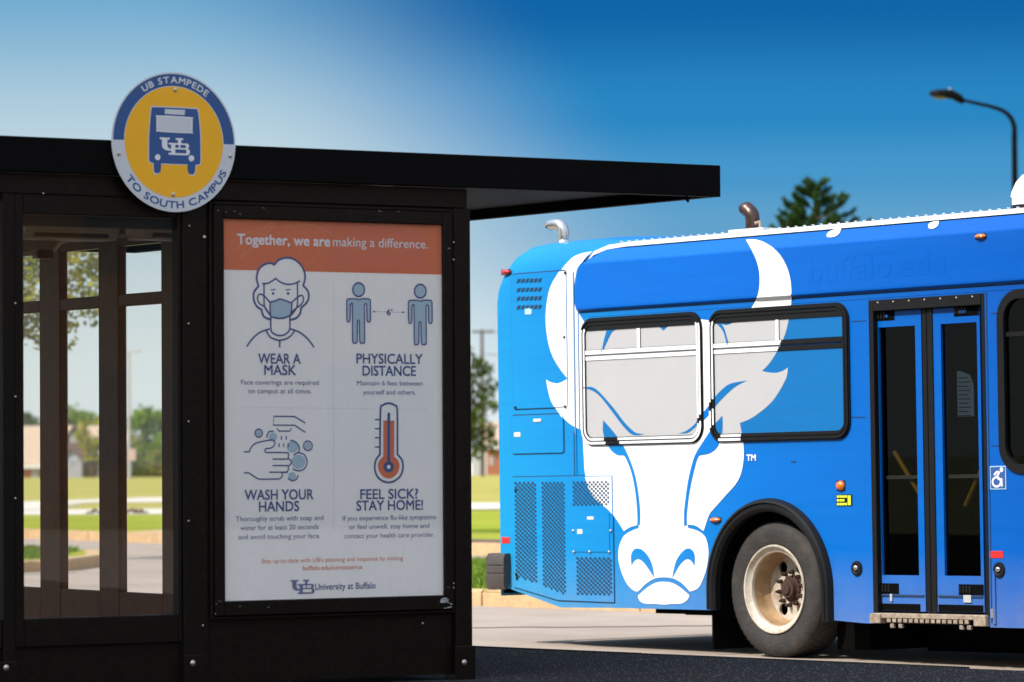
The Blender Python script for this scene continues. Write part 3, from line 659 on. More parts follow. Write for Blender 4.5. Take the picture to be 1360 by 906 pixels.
# pine behind the bus
DP = 112.; bs = P_at(1083, DP, ROAD); t = thing('pine_tree', 'dark pine top rising over the bus roof', 'tree', loc=bs); mb = MB()
topz = Zat(243, DP, 1083)-ROAD
mb.tube([(0, 0, 0), (.05, 0, topz*.6), (0, 0, topz)], [.2, .12, .02], 'bark', 8); cm = MB(); rr = random.Random(15)
def spray(c, d, ln):
    """a candle of needles along d"""
    for _ in range(int(230*ln/.3)):
        s_ = rr.random(); p = c+d*ln*s_; q = (d*.6+Vector((rr.gauss(0, 1), rr.gauss(0, 1), rr.gauss(0, .8)))).normalized()*rr.uniform(.06, .13)
        n_ = q.cross(Vector((rr.gauss(0, 1), rr.gauss(0, 1), rr.gauss(0, 1)))).normalized()*.011; cm.face([p-n_, p+n_, p+q], 'needle')
for lv in range(13):
    z = topz-.15-lv*.27; reach = .12+lv*.21; nb = 5+min(lv, 6)
    for b in range(nb):
        an = rr.uniform(0, 6.28); rc = reach*rr.uniform(.65, 1.2); d = Vector((math.cos(an), math.sin(an), .35)); e = Vector((0, 0, z))+d*rc
        mb.tube([(0, 0, z-.05), (d.x*rc*.5, d.y*rc*.5, z+.06), e], [.025, .018, .008], 'bark', 4)
        for s_ in range(3+lv//2):
            f_ = rr.uniform(.3, 1.0); c = Vector((0, 0, z))+d*rc*f_
            spray(c, (d+Vector((rr.uniform(-.5, .5), rr.uniform(-.5, .5), rr.uniform(.3, 1.0)))).normalized(), rr.uniform(.2, .36))
        spray(e, (d+Vector((0, 0, .8))).normalized(), .26)
spray(Vector((0, 0, topz-.25)), Vector((0, 0, 1)), .3)
mb.build('trunk', t); cm.build('crown', t)

# ================================================================== HOUSES, POLES
def house(x0, x1, yr, ye, D, wallk, lab, depth=9, gables=(), wins=()):
    """row house seen side-on: x0..x1 picture columns, yr ridge, ye eaves"""
    z0 = -3.2; s_ = D/5400; a = (x0-680)*s_; b = (x1-680)*s_; xm = (a+b)/2; o = thing('row_house', lab, 'house', loc=(xm, D, z0))
    ze = Zat(ye, D, x0)-z0; zr = Zat(yr, D, x0)-z0; h = (b-a)/2
    m = MB(); m.box((-h, 0, 0), (h, depth, ze), wallk); m.build('wall', o)
    m = MB(); e = .4; m.mesh([(-h-e, -e, ze-.1), (h+e, -e, ze-.1), (h+e, depth/2, zr), (-h-e, depth/2, zr), (h+e, depth+e, ze-.1), (-h-e, depth+e, ze-.1)], [(0, 1, 2, 3), (3, 2, 4, 5), (0, 3, 5), (1, 4, 2)], 'roofT'); rf = m.build('roof', o)
    m = MB(); m.box((-h-e, -e-.05, ze-.28), (h+e, -e, ze-.02), 'whitep'); m.build('gutter', rf)
    for gx, gw, gy, k, fr in gables:
        c = (gx-680)*s_-xm; hw = gw/2*s_; zt = Zat(gy, D, gx)-z0; zb = zt-hw*1.15; m = MB()
        m.mesh([(c-hw, -fr, 0), (c+hw, -fr, 0), (c+hw, -fr, zb), (c, -fr, zt), (c-hw, -fr, zb), (c-hw, 2, 0), (c+hw, 2, 0), (c+hw, 2, zb), (c, 2, zt), (c-hw, 2, zb)], [(0, 1, 2, 3, 4), (0, 4, 9, 5), (1, 6, 7, 2)], k); g = m.build('gable', o)
        m = MB()
        for sg in (-1, 1): m.mesh([(c, -fr-.25, zt+.15), (c+sg*(hw+.3), -fr-.25, zb-.1), (c+sg*(hw+.3), 3, zb-.1), (c, 3, zt+.15)], [(0, 1, 2, 3)], 'roofT'); m.box((c+sg*hw*.5-.01, -fr-.3, (zt+zb)/2-.1), (c+sg*hw*.5+.01, -fr-.28, (zt+zb)/2+.1), 'whitep')
        m.build('gable_roof', g)
        m = MB(); m.box((c-hw*.35, -fr-.06, zb-hw*.3), (c+hw*.35, -fr, zb+hw*.25), 'hwin'); m.box((c-hw*.42, -fr-.03, zb-hw*.38), (c+hw*.42, -fr-.001, zb+hw*.33), 'whitep'); m.build('window', g)
    for wx, wy, ww, wh in wins:
        c = (wx-680)*s_-xm; zc = Zat(wy, D, wx)-z0; m = MB(); m.box((c-ww*s_/2, -.05, zc-wh*s_/2), (c+ww*s_/2, -.002, zc+wh*s_/2), 'whitep'); f = m.build('window', o)
        m = MB(); m.box((c-ww*s_*.42, -.08, zc-wh*s_*.43), (c+ww*s_*.42, -.052, zc+wh*s_*.43), 'hwin'); m.build('pane', f)
    return o
house(-60, 58, 566, 619, 400, 'brick', 'brick house with tan shingle roof seen in the leftmost gap of the shelter', wins=[(46, 629, 8, 12), (10, 629, 8, 12)])
house(82, 160, 565, 600, 415, 'brownwall', 'brown house with grey front gable seen in the middle gap of the shelter', gables=[(101, 28, 566, 'brownwall', 1.2), (98, 26, 598, 'siding', 2.4)], wins=[(125, 626, 12, 16)])
house(645, 740, 560, 592, 380, 'brick', 'red brick house low between the lawn tree and the bus tail', wins=[(652, 612, 5, 12), (690, 612, 10, 14)])
house(300, 430, 562, 600, 410, 'brownwall', 'brown house hidden behind the poster', wins=[(340, 618, 10, 14), (390, 618, 10, 14)])
# white storage shed in the gap
D = 300.; s_ = D/5400; o = thing('white_shed', 'white flat shed under the lawn tree in the gap beside the shelter post', 'shed', loc=((632-680)*s_, D, -1.2))
m = MB(); m.box((-.75, 0, 0), (.72, 2, Zat(598, D)+1.2), 'whitep'); m.build('wall', o); m = MB(); m.box((-.82, -.08, Zat(598, D)+1.2), (.79, 2.1, Zat(598, D)+1.3), 'grey'); m.build('roof', o); m = MB(); m.box((-.3, -.03, 0), (.3, 0, 2.0), 'siding'); m.build('door', o)
# utility pole
D = 250.; s_ = D/5400; o = thing('utility_pole', 'wooden utility pole with a crossarm above the lawn tree', 'pole', loc=((640-680)*s_, D, LAWN))
zt = Zat(438, D)-LAWN; m = MB(); m.tube([(0, 0, 0), (0, 0, zt)], [.15, .09], 'bark', 8); m.build('pole', o); m = MB(); m.box((-.62, -.05, zt-.18), (.75, .05, zt-.05), 'bark'); cbm = m.build('crossarm', o)
for dx in (-.5, 0, .6): m = MB(); m.tube([(dx, 0, zt-.05), (dx, 0, zt+.14)], .04, 'grey', 6); m.build('insulator', cbm)
for k, zz in enumerate((zt-.1, zt-1.5)):
    m = MB(); m.tube([(0, 0, zz), (30, 10, zz-1.2), (60, 20, zz)], .02, 'bark', 4); m.build('wire', o)
# double-headed lamp post seen through the glass
D = 240.; s_ = D/5400; zt = Zat(467, D, 172)-LAWN; o = thing('lamp_post', 'tall pale double-headed lamp post on the lawn seen through the shelter glass', 'lamp post', loc=((170.5-680)*s_, D, LAWN))
m = MB(); m.tube([(0, 0, 0), (0, 0, zt)], [.13, .08], 'grey', 10); m.build('pole', o)
for sg, nm in ((-1, 0), (1, 1)):
    m = MB(); m.tube([(0, 0, zt-.05), (sg*.3, 0, zt+.02)], .03, 'grey', 6); m.box((sg*.22, -.12, zt-.03), (sg*.75, .12, zt+.08), 'grey', .03); m.build('lamp_head', o)
m = MB(); m.box((-.05, -.16, 1.1), (.42, -.13, 1.8), 'pink'); m.box((.1, -.13, .2), (.14, -.1, 1.2), 'grey'); m.build('notice_plate', o)
# street lamp right
D = 100.; bs = P_at(1350, D, ROAD); s_ = D/5400
o = thing('street_lamp', 'black street lamp with curved arm above the bus roof', 'street lamp', loc=bs)
def L3(x, y): return ((x-1350)*s_, 0, Zat(y, D, x)-ROAD)
z_ = lambda y: Zat(y, D, 1340)-ROAD
m = MB(); pts = [(0, 0, 0), (.0, 0, 2.5), (.0, 0, z_(300)), (.0, 0, z_(178))]
m.tube(pts, [.11, .10, .082, .07], 'lamp', 14, caps=True); m.build('pole', o, smooth=True)
m = MB(); arm = cat_rom([(1350, 182), (1350, 168), (1345.5, 156), (1336, 147), (1320, 141), (1300, 136.5), (1281, 132)], closed=False, n=5)
m.tube([L3(*p) for p in arm], [.07-.032*i/(len(arm)-1) for i in range(len(arm))], 'lamp', 12); m.build('arm', o, smooth=True)
def head_ring(m, secs, k):
    vs = []; n = 16
    for x, y, hw, ht, hb in secs:
        c = L3(x, y)
        for j in range(n):
            t = 2*math.pi*j/n; s1 = math.sin(t); vs.append((c[0], math.cos(t)*hw, c[2]+(s1*ht if s1 > 0 else s1*hb)))
    fs = [(i*n+j, i*n+(j+1) % n, (i+1)*n+(j+1) % n, (i+1)*n+j) for i in range(len(secs)-1) for j in range(n)]+[tuple(range(n))[::-1], tuple(range(len(vs)-n, len(vs)))]
    m.mesh(vs, fs, k)
m = MB(); head_ring(m, [(1284, 133, .05, .06, .06), (1280, 132, .09, .13, .10), (1275, 130, .11, .15, .10), (1268, 127, .16, .16, .08), (1258, 125, .20, .14, .09), (1248, 124.5, .19, .12, .08), (1240, 124, .13, .08, .05), (1237, 124, .05, .03, .02)], 'lamp'); h = m.build('lamp_head', o, smooth=True)
m = MB(); c = L3(1253, 127.5); m.ball(c, (.22, .15, .07), 'lens', 16, 6); m.build('lens', h, smooth=True)
m = MB(); c = L3(1265, 119); m.tube([(c[0], 0, c[2]-.02), (c[0], 0, c[2]+.06)], .028, 'grey', 8); m.build('light_sensor', h)

# ================================================================== SHADE BUILDING (unseen, added behind the camera to cast the shade)
def bpt(wv, d, z): v = K1-KD*wv+KN*d; return Vector((v.x, v.y, z))
tanE = math.tan(R(SUN_EL)); q0 = 1.1; Pd = 24.5
Hb = (Pd+q0)/abs((-SUN_H).dot(KN))*tanE-.24
o = thing('shade_building', 'tall brick building, unseen behind the camera, added to shade the bus stop', 'building', loc=bpt(6, -Pd, 0), rz=math.atan2(KD.y, KD.x))
m = MB(); m.box((-7.5, -9, 0), (7.5, 0, Hb), 'bldg'); wl = m.build('wall', o)
m = MB(); m.box((-7.7, -9.2, Hb+.002), (7.7, .15, Hb+.35), 'siding'); m.build('parapet', o)
for fl in range(6):
    for c in range(4):
        x = -5.4+c*3.6; z = 1.2+fl*3.9
        m = MB(); m.box((x-.9, 0, z), (x+.9, .04, z+1.9), 'whitep'); f = m.build('window', o); m = MB(); m.box((x-.8, .042, z+.1), (x+.8, .06, z+1.8), 'bwin'); m.build('pane', f)

hd = Vector((.913, -.408, 0)); hp = Vector((sO.x, sO.y, 0))+hd*62  # unseen hall added so the shelter glass mirrors something dark
o = thing('reflected_hall', 'brown brick block across the road, unseen, added for the shelter glass to reflect', 'building', loc=(hp.x, hp.y, ROAD-.02), rz=math.atan2(hd.y, hd.x)+math.pi/2)
m = MB(); m.box((-30, -16, 0), (30, 0, 17), 'hall'); m.build('wall', o); m = MB(); m.box((-30.3, -16.3, 17.002), (30.3, .3, 17.5), 'fascia'); m.build('roof', o)
for fl in range(4):
    for c in range(12):
        x = -27.5+c*5; z = 1.3+fl*4; m = MB(); m.box((x-1, 0, z), (x+1, .04, z+2), 'bwin'); m.build('window', o)
# ================================================================== SHELTER
sh = thing('bus_shelter', 'dark bronze bus shelter with glass wall and flat black roof', 'bus shelter', mw=M_SH)
ZT0, ZT1 = 2.607, 2.782                    # roof fascia
XL = -5.6; XR = 1.634; YF = -.03; YB = 6.9
def sbox(name, a, b, k, parent=sh, bev=.004, **kw):
    m = MB(); m.box(a, b, k, bev); return m.build(name, parent, **kw)
sbox('fascia', (XL, YF, ZT0), (XR, YF+.06, ZT1), 'fascia'); sbox('fascia', (XL, YB-.06, ZT0), (XR, YB, ZT1), 'fascia')
sbox('fascia', (XR-.06, YF+.062, ZT0), (XR-.002, YB-.062, ZT1-.002), 'fascia'); sbox('fascia', (XL+.002, YF+.062, ZT0), (XL+.06, YB-.062, ZT1-.002), 'fascia')
sbox('roof', (XL+.065, YF+.065, ZT1-.05), (XR-.065, YB-.065, ZT1-.012), 'fascia')
sbox('soffit', (XL+.065, YF+.065, ZT0+.055), (-.002, YB-.065, ZT0+.075), 'soffit'); sbox('soffit', (.002, YF+.065, ZT0+.055), (XR-.065, YB-.065, ZT0+.075), 'fascia')
sbox('trim_strip', (.03, YF+.066, ZT0+.004), (XR-.075, YF+.080, ZT0+.02), 'grey', bev=0)
u, z = S(912, 263); m = MB(); m.tube([(u, YF+.03, ZT0+.004), (u-.004, YF+.03, z-.004), (u+.012, YF+.03, z-.02)], .008, 'fascia', 8); m.build('hook', sh)
# header, posts, rails of the front
def span(x0, x1, off=0, y=600): return S(x0, y, off)[0], S(x1, y, off)[0]
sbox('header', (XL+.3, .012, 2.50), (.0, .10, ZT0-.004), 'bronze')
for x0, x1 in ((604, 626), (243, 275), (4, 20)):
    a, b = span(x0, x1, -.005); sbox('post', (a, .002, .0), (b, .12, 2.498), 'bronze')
a, b = span(604, 628); sbox('base_plate', (a-.01, -.012, 0.0), (b+.004, -.001, S(620, 858)[1]), 'bronze', bev=.003)
a, b = span(243, 268); sbox('base_plate', (a-.0, -.012, 0.0), (b, -.001, .18), 'bronze', bev=.003)
a, b = span(-6, 22); sbox('base_plate', (a-.0, -.012, 0.0), (b, -.001, .18), 'bronze', bev=.003)
def bolt(x, y, r, off=.014, k='bolt', nm='bolt'):
    u, z = S(x, y, off); m = MB(); m.ball((u, -off+.004, z), (r, r*.7, r), k, 10, 6); return m.build(nm, sh, smooth=True)
for x, y, r in ((617, 880, .017), (256.5, 881, .017), (8.5, 887, .017)): bolt(x, y, r)
for x, y in ((272, 315), (289, 398), (289, 688), (252, 300), (251, 430), (251, 560), (251, 692), (21, 403), (21, 527), (58, 257), (603, 322), (603, 345), (603, 775), (603, 781), (270, 831), (562, 828), (21, 662)): bolt(x, y, .0055 if x not in (272,) else .010, .008, nm='rivet')
# left glazed bay frame
gl0, gl1 = S(33, 600)[0], S(238, 600)[0]; gz0, gz1 = .388, 2.402
a = S(20, 600)[0]; b = S(243, 600)[0]
sbox('frame_member', (a+.002, .008, gz0-.14), (gl0, .07, 2.498), 'bronze'); sbox('frame_member', (gl1, .008, gz0-.14), (b-.002, .07, 2.498), 'bronze')
sbox('frame_member', (gl0+.001, .010, gz1), (gl1-.001, .07, 2.497), 'bronze'); sbox('frame_member', (gl0+.001, .010, gz0-.14), (gl1-.001, .07, gz0), 'bronze')
sbox('kick_panel', (a+.002, .03, .03), (b-.002, .05, gz0-.142), 'bronze', bev=0)
sbox('glass_pane', (gl0+.002, .036, gz0+.002), (gl1-.002, .042, gz1-.002), 'glass', bev=0)
sbox('dark_band', (gl0+.004, .046, gz1-.06), (gl1-.004, .060, gz1-.003), 'bronze', bev=0)
# next bay to the left (outside the frame apart from its edge)
L0, L1 = XL+.4, S(4, 600)[0]
sbox('post', (L0-.12, .002, 0), (L0, .12, 2.498), 'bronze')
sbox('frame_member', (L0+.002, .008, gz0-.14), (L1-.002, .07, gz0), 'bronze'); sbox('frame_member', (L0+.002, .010, 2.46), (L1-.002, .07, 2.497), 'bronze')
sbox('frame_member', (L0+.002, .009, gz0+.002), (L0+.06, .069, 2.458), 'bronze')
sbox('kick_panel', (L0+.002, .03, .03), (L1-.002, .05, gz0-.142), 'bronze', bev=0); sbox('glass_pane', (L0+.062, .036, gz0+.002), (L1-.002, .042, 2.458), 'glass', bev=0)
# side wall at the right end, running away from the camera
XW = -.10
def wd(x, y=600):
    P = hit(x, y, sO+sX*XW, sX)-sO; return P.dot(sY), P.z
zo0, zo1 = .37, 2.47; zt0, zt1 = wd(192, 405)[1], wd(192, 389)[1]
mull = [(wd(238)[0]-.02, wd(220.5)[0])[::-1] if False else (min(wd(238)[0], wd(220.5)[0]), max(wd(238)[0], wd(220.5)[0])), tuple(sorted((wd(163)[0], wd(137)[0]))), tuple(sorted((wd(85)[0], wd(58.5)[0])))]
allm = [(.12, .24), (.75, .97), (1.52, 1.74), (2.25, 2.47)]+mull+[(5.40, 5.64), (6.2, 6.4)]
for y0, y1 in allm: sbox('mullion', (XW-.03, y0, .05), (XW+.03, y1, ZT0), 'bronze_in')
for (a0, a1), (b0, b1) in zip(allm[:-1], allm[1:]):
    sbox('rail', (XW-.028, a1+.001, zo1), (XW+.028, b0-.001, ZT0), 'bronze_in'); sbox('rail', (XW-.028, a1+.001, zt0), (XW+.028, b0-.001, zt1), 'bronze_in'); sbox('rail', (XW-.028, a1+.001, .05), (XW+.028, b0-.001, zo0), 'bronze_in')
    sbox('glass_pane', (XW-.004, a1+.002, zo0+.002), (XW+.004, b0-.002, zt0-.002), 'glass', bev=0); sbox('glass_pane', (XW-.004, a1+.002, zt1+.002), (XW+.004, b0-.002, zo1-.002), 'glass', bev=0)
for x in (XL+.4,): sbox('post', (x-.06, 6.3, 0), (x+.06, 6.42, ZT0), 'bronze')
# ceiling lamps and conduit
def ceil_lamp(xa, xb, y, y0, y1, lab):
    """box-section lamp along X at depth y"""
    def atd(x, yy):
        P = hit(x, yy, sO+sY*y, sY)-sO; return P.dot(sX), P.z
    a, zt = atd(xa, y0); b, _ = atd(xb, y0); zb = atd(xa, y1)[1]
    o = thing('ceiling_lamp', lab, 'ceiling lamp', mw=M_SH, group='ceiling lamps in the shelter'); h = zt-zb; m = MB()
    prof = [(0, zt), (0, zb+h*.45), (.03, zb), (.20, zb), (.23, zb+h*.45), (.23, zt)]; vs = [(x, y+p[0], p[1]) for x in (a, b) for p in prof]; n = len(prof)
    m.mesh(vs, [(i, (i+1) % n, n+(i+1) % n, n+i) for i in range(n)]+[tuple(range(n))[::-1], tuple(range(n, 2*n))], 'lampbody'); m.build('housing', o)
    m = MB(); m.box((a+.06, y-.004+.012, zb+h*.10), (b-.06, y+.012+.016, zb+h*.34), 'soffit'); m.build('diffuser', o)
    return a, b, zt, zb
ceil_lamp(34, 158, 2.0, 291, 316, 'long beige box lamp at the left under the shelter ceiling')
ceil_lamp(192, 300, 2.0, 291, 317, 'beige box lamp at the right under the shelter ceiling, partly behind the glass frame')
def atd(x, yy, y=2.3):
    P = hit(x, yy, sO+sY*y, sY)-sO; return (P.dot(sX), y, P.z)
m = MB(); m.tube([atd(*p) for p in cat_rom([(24, 336), (50, 337), (62, 337), (72, 332), (80, 323), (88, 320), (110, 319), (150, 315), (180, 311), (215, 308), (262, 304)], closed=False, n=4)], .011, 'conduit', 8); m.build('conduit', sh, smooth=True)
m = MB(); m.tube([atd(*p) for p in [(26, 283), (110, 283), (160, 289), (230, 291), (270, 291)]], .014, 'conduit', 8); m.build('conduit', sh, smooth=True)
m = MB(); p = atd(57, 339); m.box((p[0]-.05, p[1]-.03, p[2]-.02), (p[0]+.05, p[1]+.03, p[2]+.03), 'rustpipe'); m.build('junction_box', sh)
# display case round the poster
px0, px1 = S(296, 550)[0], S(590, 550)[0]; pz0, pz1 = .443, 2.412
co0, co1 = S(284, 550)[0], S(600, 550)[0]; cz0, cz1 = pz0-.07, pz1+.062
case = sbox('display_case', (S(276, 550)[0], .018, .35), (S(604, 550)[0]-.004, .11, 2.497), 'bronze')
def cf(a, b, nm='case_frame'): sbox(nm, a, b, 'bronze', parent=case, bev=.005)
e = .006
cf((co0, -.012, cz0), (px0+e, .017, cz1)); cf((px1-e, -.012, cz0), (co1, .017, cz1)); cf((px0+e+.001, -.0125, pz1-e), (px1-e-.001, .0165, cz1)); cf((px0+e+.001, -.0125, cz0), (px1-e-.001, .0165, pz0+e))
cf((co0-.02, .001, cz0-.02), (co0-.001, .0165, cz1+.02), 'case_lip'); cf((co1+.001, .001, cz0-.02), (co1+.016, .0165, cz1+.02), 'case_lip'); cf((co0, .001, cz1+.001), (co1, .0165, cz1+.02), 'case_lip'); cf((co0, .001, cz0-.02), (co1, .0165, cz0-.001), 'case_lip')
sbox('case_glass', (px0+e+.002, .000, pz0+e+.002), (px1-e-.002, .003, pz1-e-.002), 'caseglass', parent=case, bev=0)
sbox('lower_panel', (S(276, 550)[0], .03, .03), (S(604, 550)[0]-.004, .05, .348), 'bronze', bev=0)
# scuffs where paint has worn off the case
m = MB(); rr = random.Random(2)
def scf(x, y, w_, h_, off=.0132, n=5):
    for _ in range(n):
        a = rr.uniform(-1, 1)*w_/2; b = rr.uniform(-1, 1)*h_/2; u, z = S(x+a, y+b, off); s1 = rr.uniform(.2, .6)*w_/2/250; s2 = rr.uniform(.2, .6)*h_/2/250
        flat(m, [[(u-s1, z-s2*rr.random()), (u+s1*rr.random(), z-s2), (u+s1, z+s2*rr.random()), (u-s1*rr.random(), z+s2)]], -off, 'scuff')
scf(588, 797, 14, 6, n=9); scf(596, 807, 14, 2, n=6); scf(598, 801, 4, 5, n=3)
for x, y in ((292, 799), (288, 802), (287, 815), (300, 282), (312, 281), (319, 284), (350, 276), (505, 281), (530, 281), (596, 780), (596, 330), (357, 806), (320, 806), (289, 280)): scf(x, y, 3, 2, n=2)
m.build('scuff_marks', case, kind='stuff')
for x, y in ((295, 803), (560, 828)): pass
# poster --------------------------------------------------------
po = thing('poster', 'white and orange health poster with blue line drawings behind the display glass', 'poster', mw=M_SH)
YP = .010
m = MB(); slab(m, [(px0-.01, pz0-.01), (px1+.01, pz0-.01), (px1+.01, pz1+.01), (px0-.01, pz1+.01)], YP, YP+.005, 'paper'); m.build('sheet', po)
OFF = -YP
def SP(x, y): return S(x, y, OFF)
def SPs(L): return [SP(*p[:2]) for p in L]
pxm = 1/250.
m = MB(); zb = SP(440, 361.5)[1]; flat(m, [[(px0-.01, zb), (px1+.01, zb), (px1+.01, pz1+.01), (px0-.01, pz1+.01)]], YP-.0006, 'orange')
rr = random.Random(8); nodes = [(px0+rr.random()*(px1-px0), zb+rr.random()*(pz1-zb)) for _ in range(13)]
for i in range(13):
    for j in range(i):
        if math.hypot(nodes[i][0]-nodes[j][0], nodes[i][1]-nodes[j][1]) < .34 and rr.random() < .55: ribbon(m, [nodes[i], nodes[j]], .0022, YP-.0008, 'orange2', ends=False)
m.build('orange_header', po)
m = MB(); W_ = 2.3*pxm
def st(L, k='navy', w_=W_, closed=False, dy=0, n=4, curve=True):
    P = cat_rom(L, closed, n) if curve else [p[:2] for p in L]
    ribbon(m, SPs(P), w_, YP-.0012-dy, k, closed)
def fill(L, k, dy=0, n=4, curve=True):
    P = cat_rom(L, True, n) if curve else [p[:2] for p in L]
    flat(m, tess(SPs(P)), YP-.0009-dy, k)
# masked figure: zoom origin (310,335), 6.97 px per px
def z1(L): return [(310+p[0]/6.97, 335+p[1]/6.97, *p[2:]) for p in L]
hair = [(235, 315, 1), (215, 250), (222, 190), (250, 140), (300, 108), (350, 103), (375, 118, 1), (420, 72), (490, 52), (560, 66), (620, 115), (655, 180), (662, 245), (645, 310, 1), (685, 355), (697, 415), (675, 470), (625, 515, 1), (615, 570), (580, 610), (525, 628, 1), (525, 600, 1), (345, 600, 1), (338, 620, 1), (285, 595), (262, 535, 1), (215, 500), (188, 440), (190, 370)]
fill(z1(hair), 'paper', dy=-.0001)
st(z1([(338, 622, 1), (285, 600), (265, 560), (262, 532, 1), (215, 500), (188, 440), (190, 370), (232, 315, 1), (215, 250), (222, 190), (250, 140), (300, 108), (350, 103), (375, 118, 1), (420, 72), (490, 52), (560, 66), (620, 115), (655, 180), (662, 245), (645, 310, 1), (685, 355), (697, 415), (675, 470), (625, 515, 1), (615, 570), (580, 610), (525, 628, 1)]), w_=W_*1.25)
st(z1([(270, 292), (320, 288), (360, 265), (392, 243, 1), (430, 275), (490, 297), (560, 292), (612, 268)])); st(z1([(283, 292), (283, 470), (300, 530), (345, 590)])); st(z1([(592, 285), (592, 470), (575, 530), (525, 592)]))
fill(z1([(345, 470, 1), (385, 452), (425, 435), (470, 445), (535, 470, 1), (528, 560), (480, 600), (430, 612), (380, 600), (350, 570)]), 'pblue')
st(z1([(280, 400), (335, 462, 1), (385, 452), (425, 435), (470, 445), (535, 470, 1), (590, 420), (630, 400), (648, 430), (630, 480), (560, 535), (528, 580), (480, 605), (430, 613), (380, 605), (345, 590), (290, 510), (240, 475), (222, 430), (235, 392), (262, 392), (290, 410)]))
st(z1([(340, 470), (338, 530), (345, 590)])); st(z1([(540, 470), (538, 530), (525, 590)]))
for x in (367, 505): fill(z1([(x-13, 382), (x, 367), (x+13, 382), (x, 398)]), 'navy'); st(z1([(x-20, 350), (x+20, 346)]), w_=W_*.7)
st(z1([(345, 600), (345, 700, 1), (355, 740), (400, 768), (430, 772), (470, 765), (510, 735), (522, 700, 1), (522, 600)]))
st(z1([(305, 730), (340, 785), (400, 812), (430, 815), (480, 805), (530, 775), (560, 735)])); st(z1([(125, 870), (180, 795), (250, 740), (330, 712)])); st(z1([(742, 876), (690, 805), (610, 740), (530, 712)])); st(z1([(428, 820), (428, 875)]), w_=W_*1.1)
# two figures: origin (450,365), 9.06
def man(dx, dy):
    def z2(L): return [(450+(p[0]+dx)/9.06, 365+(p[1]+dy)/9.06, *p[2:]) for p in L]
    fill(z2([(100, 290, 1), (375, 290, 1), (375, 560), (355, 568), (338, 555, 1), (330, 350, 1), (312, 360, 1), (310, 800), (280, 825), (248, 800), (240, 560, 1), (232, 560, 1), (222, 800), (192, 825), (165, 800), (160, 360, 1), (140, 350, 1), (132, 555), (115, 568), (98, 555)]), 'pblue', n=3)
    st(z2([(165, 345, 1), (150, 345), (136, 360, 1), (134, 545), (117, 565), (96, 545), (94, 310, 1), (105, 292, 1), (195, 288), (237, 300), (280, 288), (365, 290, 1), (378, 310, 1), (380, 545), (358, 565), (338, 545), (334, 360, 1), (320, 345, 1), (306, 360, 1), (310, 780), (300, 815), (275, 822), (250, 800), (246, 560, 1), (235, 545), (222, 560, 1), (220, 780), (215, 815), (190, 822), (165, 800), (164, 560, 1), (160, 360, 1)]), n=2, w_=W_*.85)
    fill(z2([(237+62*math.cos(R(a)), 180+72*math.sin(R(a))) for a in range(0, 360, 30)]), 'pblue'); st(z2([(237+70*math.cos(R(a)), 180+82*math.sin(R(a))) for a in range(0, 360, 30)]), closed=True)
man(0, 0); man(742, 18)
for i in range(13):
    x = 425+i*29
    if 580 < x < 640: continue
    big = i in (0, 12); fill([(450+(x+a*(12 if big else 5))/9.06, 365+(443+b*(10 if big else 5)+i*.8)/9.06) for a, b in ((-1, -1), (1, -1), (1, 1), (-1, 1))], 'navy', curve=False)
a, zq = SP(450+577/9.06, 365+485/9.06); b, _ = SP(450+640/9.06, 400); put_text(m, "6'", a, b, zq, 8*pxm, YP-.0012, 'navy', bold=.03)
# hands: origin (315,545), 9.06
def z3(L): return [(315+p[0]/9.06, 545+p[1]/9.06, *p[2:]) for p in L]
for c, r in (((430, 320), 52), ((665, 440), 70), ((735, 620), 85), ((660, 790), 48)): fill(z3([(c[0]+r*math.cos(R(a)), c[1]+r*math.sin(R(a))) for a in range(0, 360, 30)]), 'pblue')
w3 = W_*.8
st(z3([(815, 150), (690, 75, 1), (440, 72, 1), (432, 178, 1), (690, 180, 1), (815, 262)]), curve=False, w_=w3); st(z3([(482, 222), (500, 250, 1), (635, 250, 1), (648, 222)]), curve=False, w_=w3)
for x, y in ((533, 332), (588, 332), (503, 420), (558, 420), (613, 420)): st(z3([(x, y-18), (x, y+18)]), w_=w3, curve=False)
for c, r in (((258, 275), 44), ((850, 427), 52)): fill(z3([(c[0]+r*.75*math.cos(R(a)), c[1]+r*.8*math.sin(R(a))) for a in range(0, 360, 30)]), 'pblue'); st(z3([(c[0]+r*math.cos(R(a)), c[1]+r*1.1*math.sin(R(a))) for a in range(0, 360, 30)]), closed=True, w_=w3)
st(z3([(355, 325), (362, 290), (385, 258), (435, 252)]), w_=w3); st(z3([(640, 362), (700, 380), (745, 440), (740, 500)]), w_=w3); st(z3([(680, 540), (730, 510), (800, 530), (838, 600), (825, 680), (770, 725), (705, 722), (670, 705)]), w_=w3); st(z3([(612, 820), (660, 848), (710, 830), (732, 785)]), w_=w3)
st(z3([(85, 500), (145, 500, 1), (165, 450), (215, 400), (300, 375), (400, 357), (440, 365), (452, 400), (430, 440), (390, 457), (345, 465), (330, 490), (350, 508, 1), (590, 510), (618, 540), (612, 575), (640, 600), (652, 630), (630, 660), (612, 680), (615, 715), (590, 745, 1), (545, 750), (540, 795), (510, 825, 1), (280, 828), (210, 800), (140, 752, 1), (85, 752)]), w_=w3)
for x0, y in ((430, 587), (430, 665), (390, 745)): st(z3([(x0, y), (605, y)]), w_=w3, curve=False)
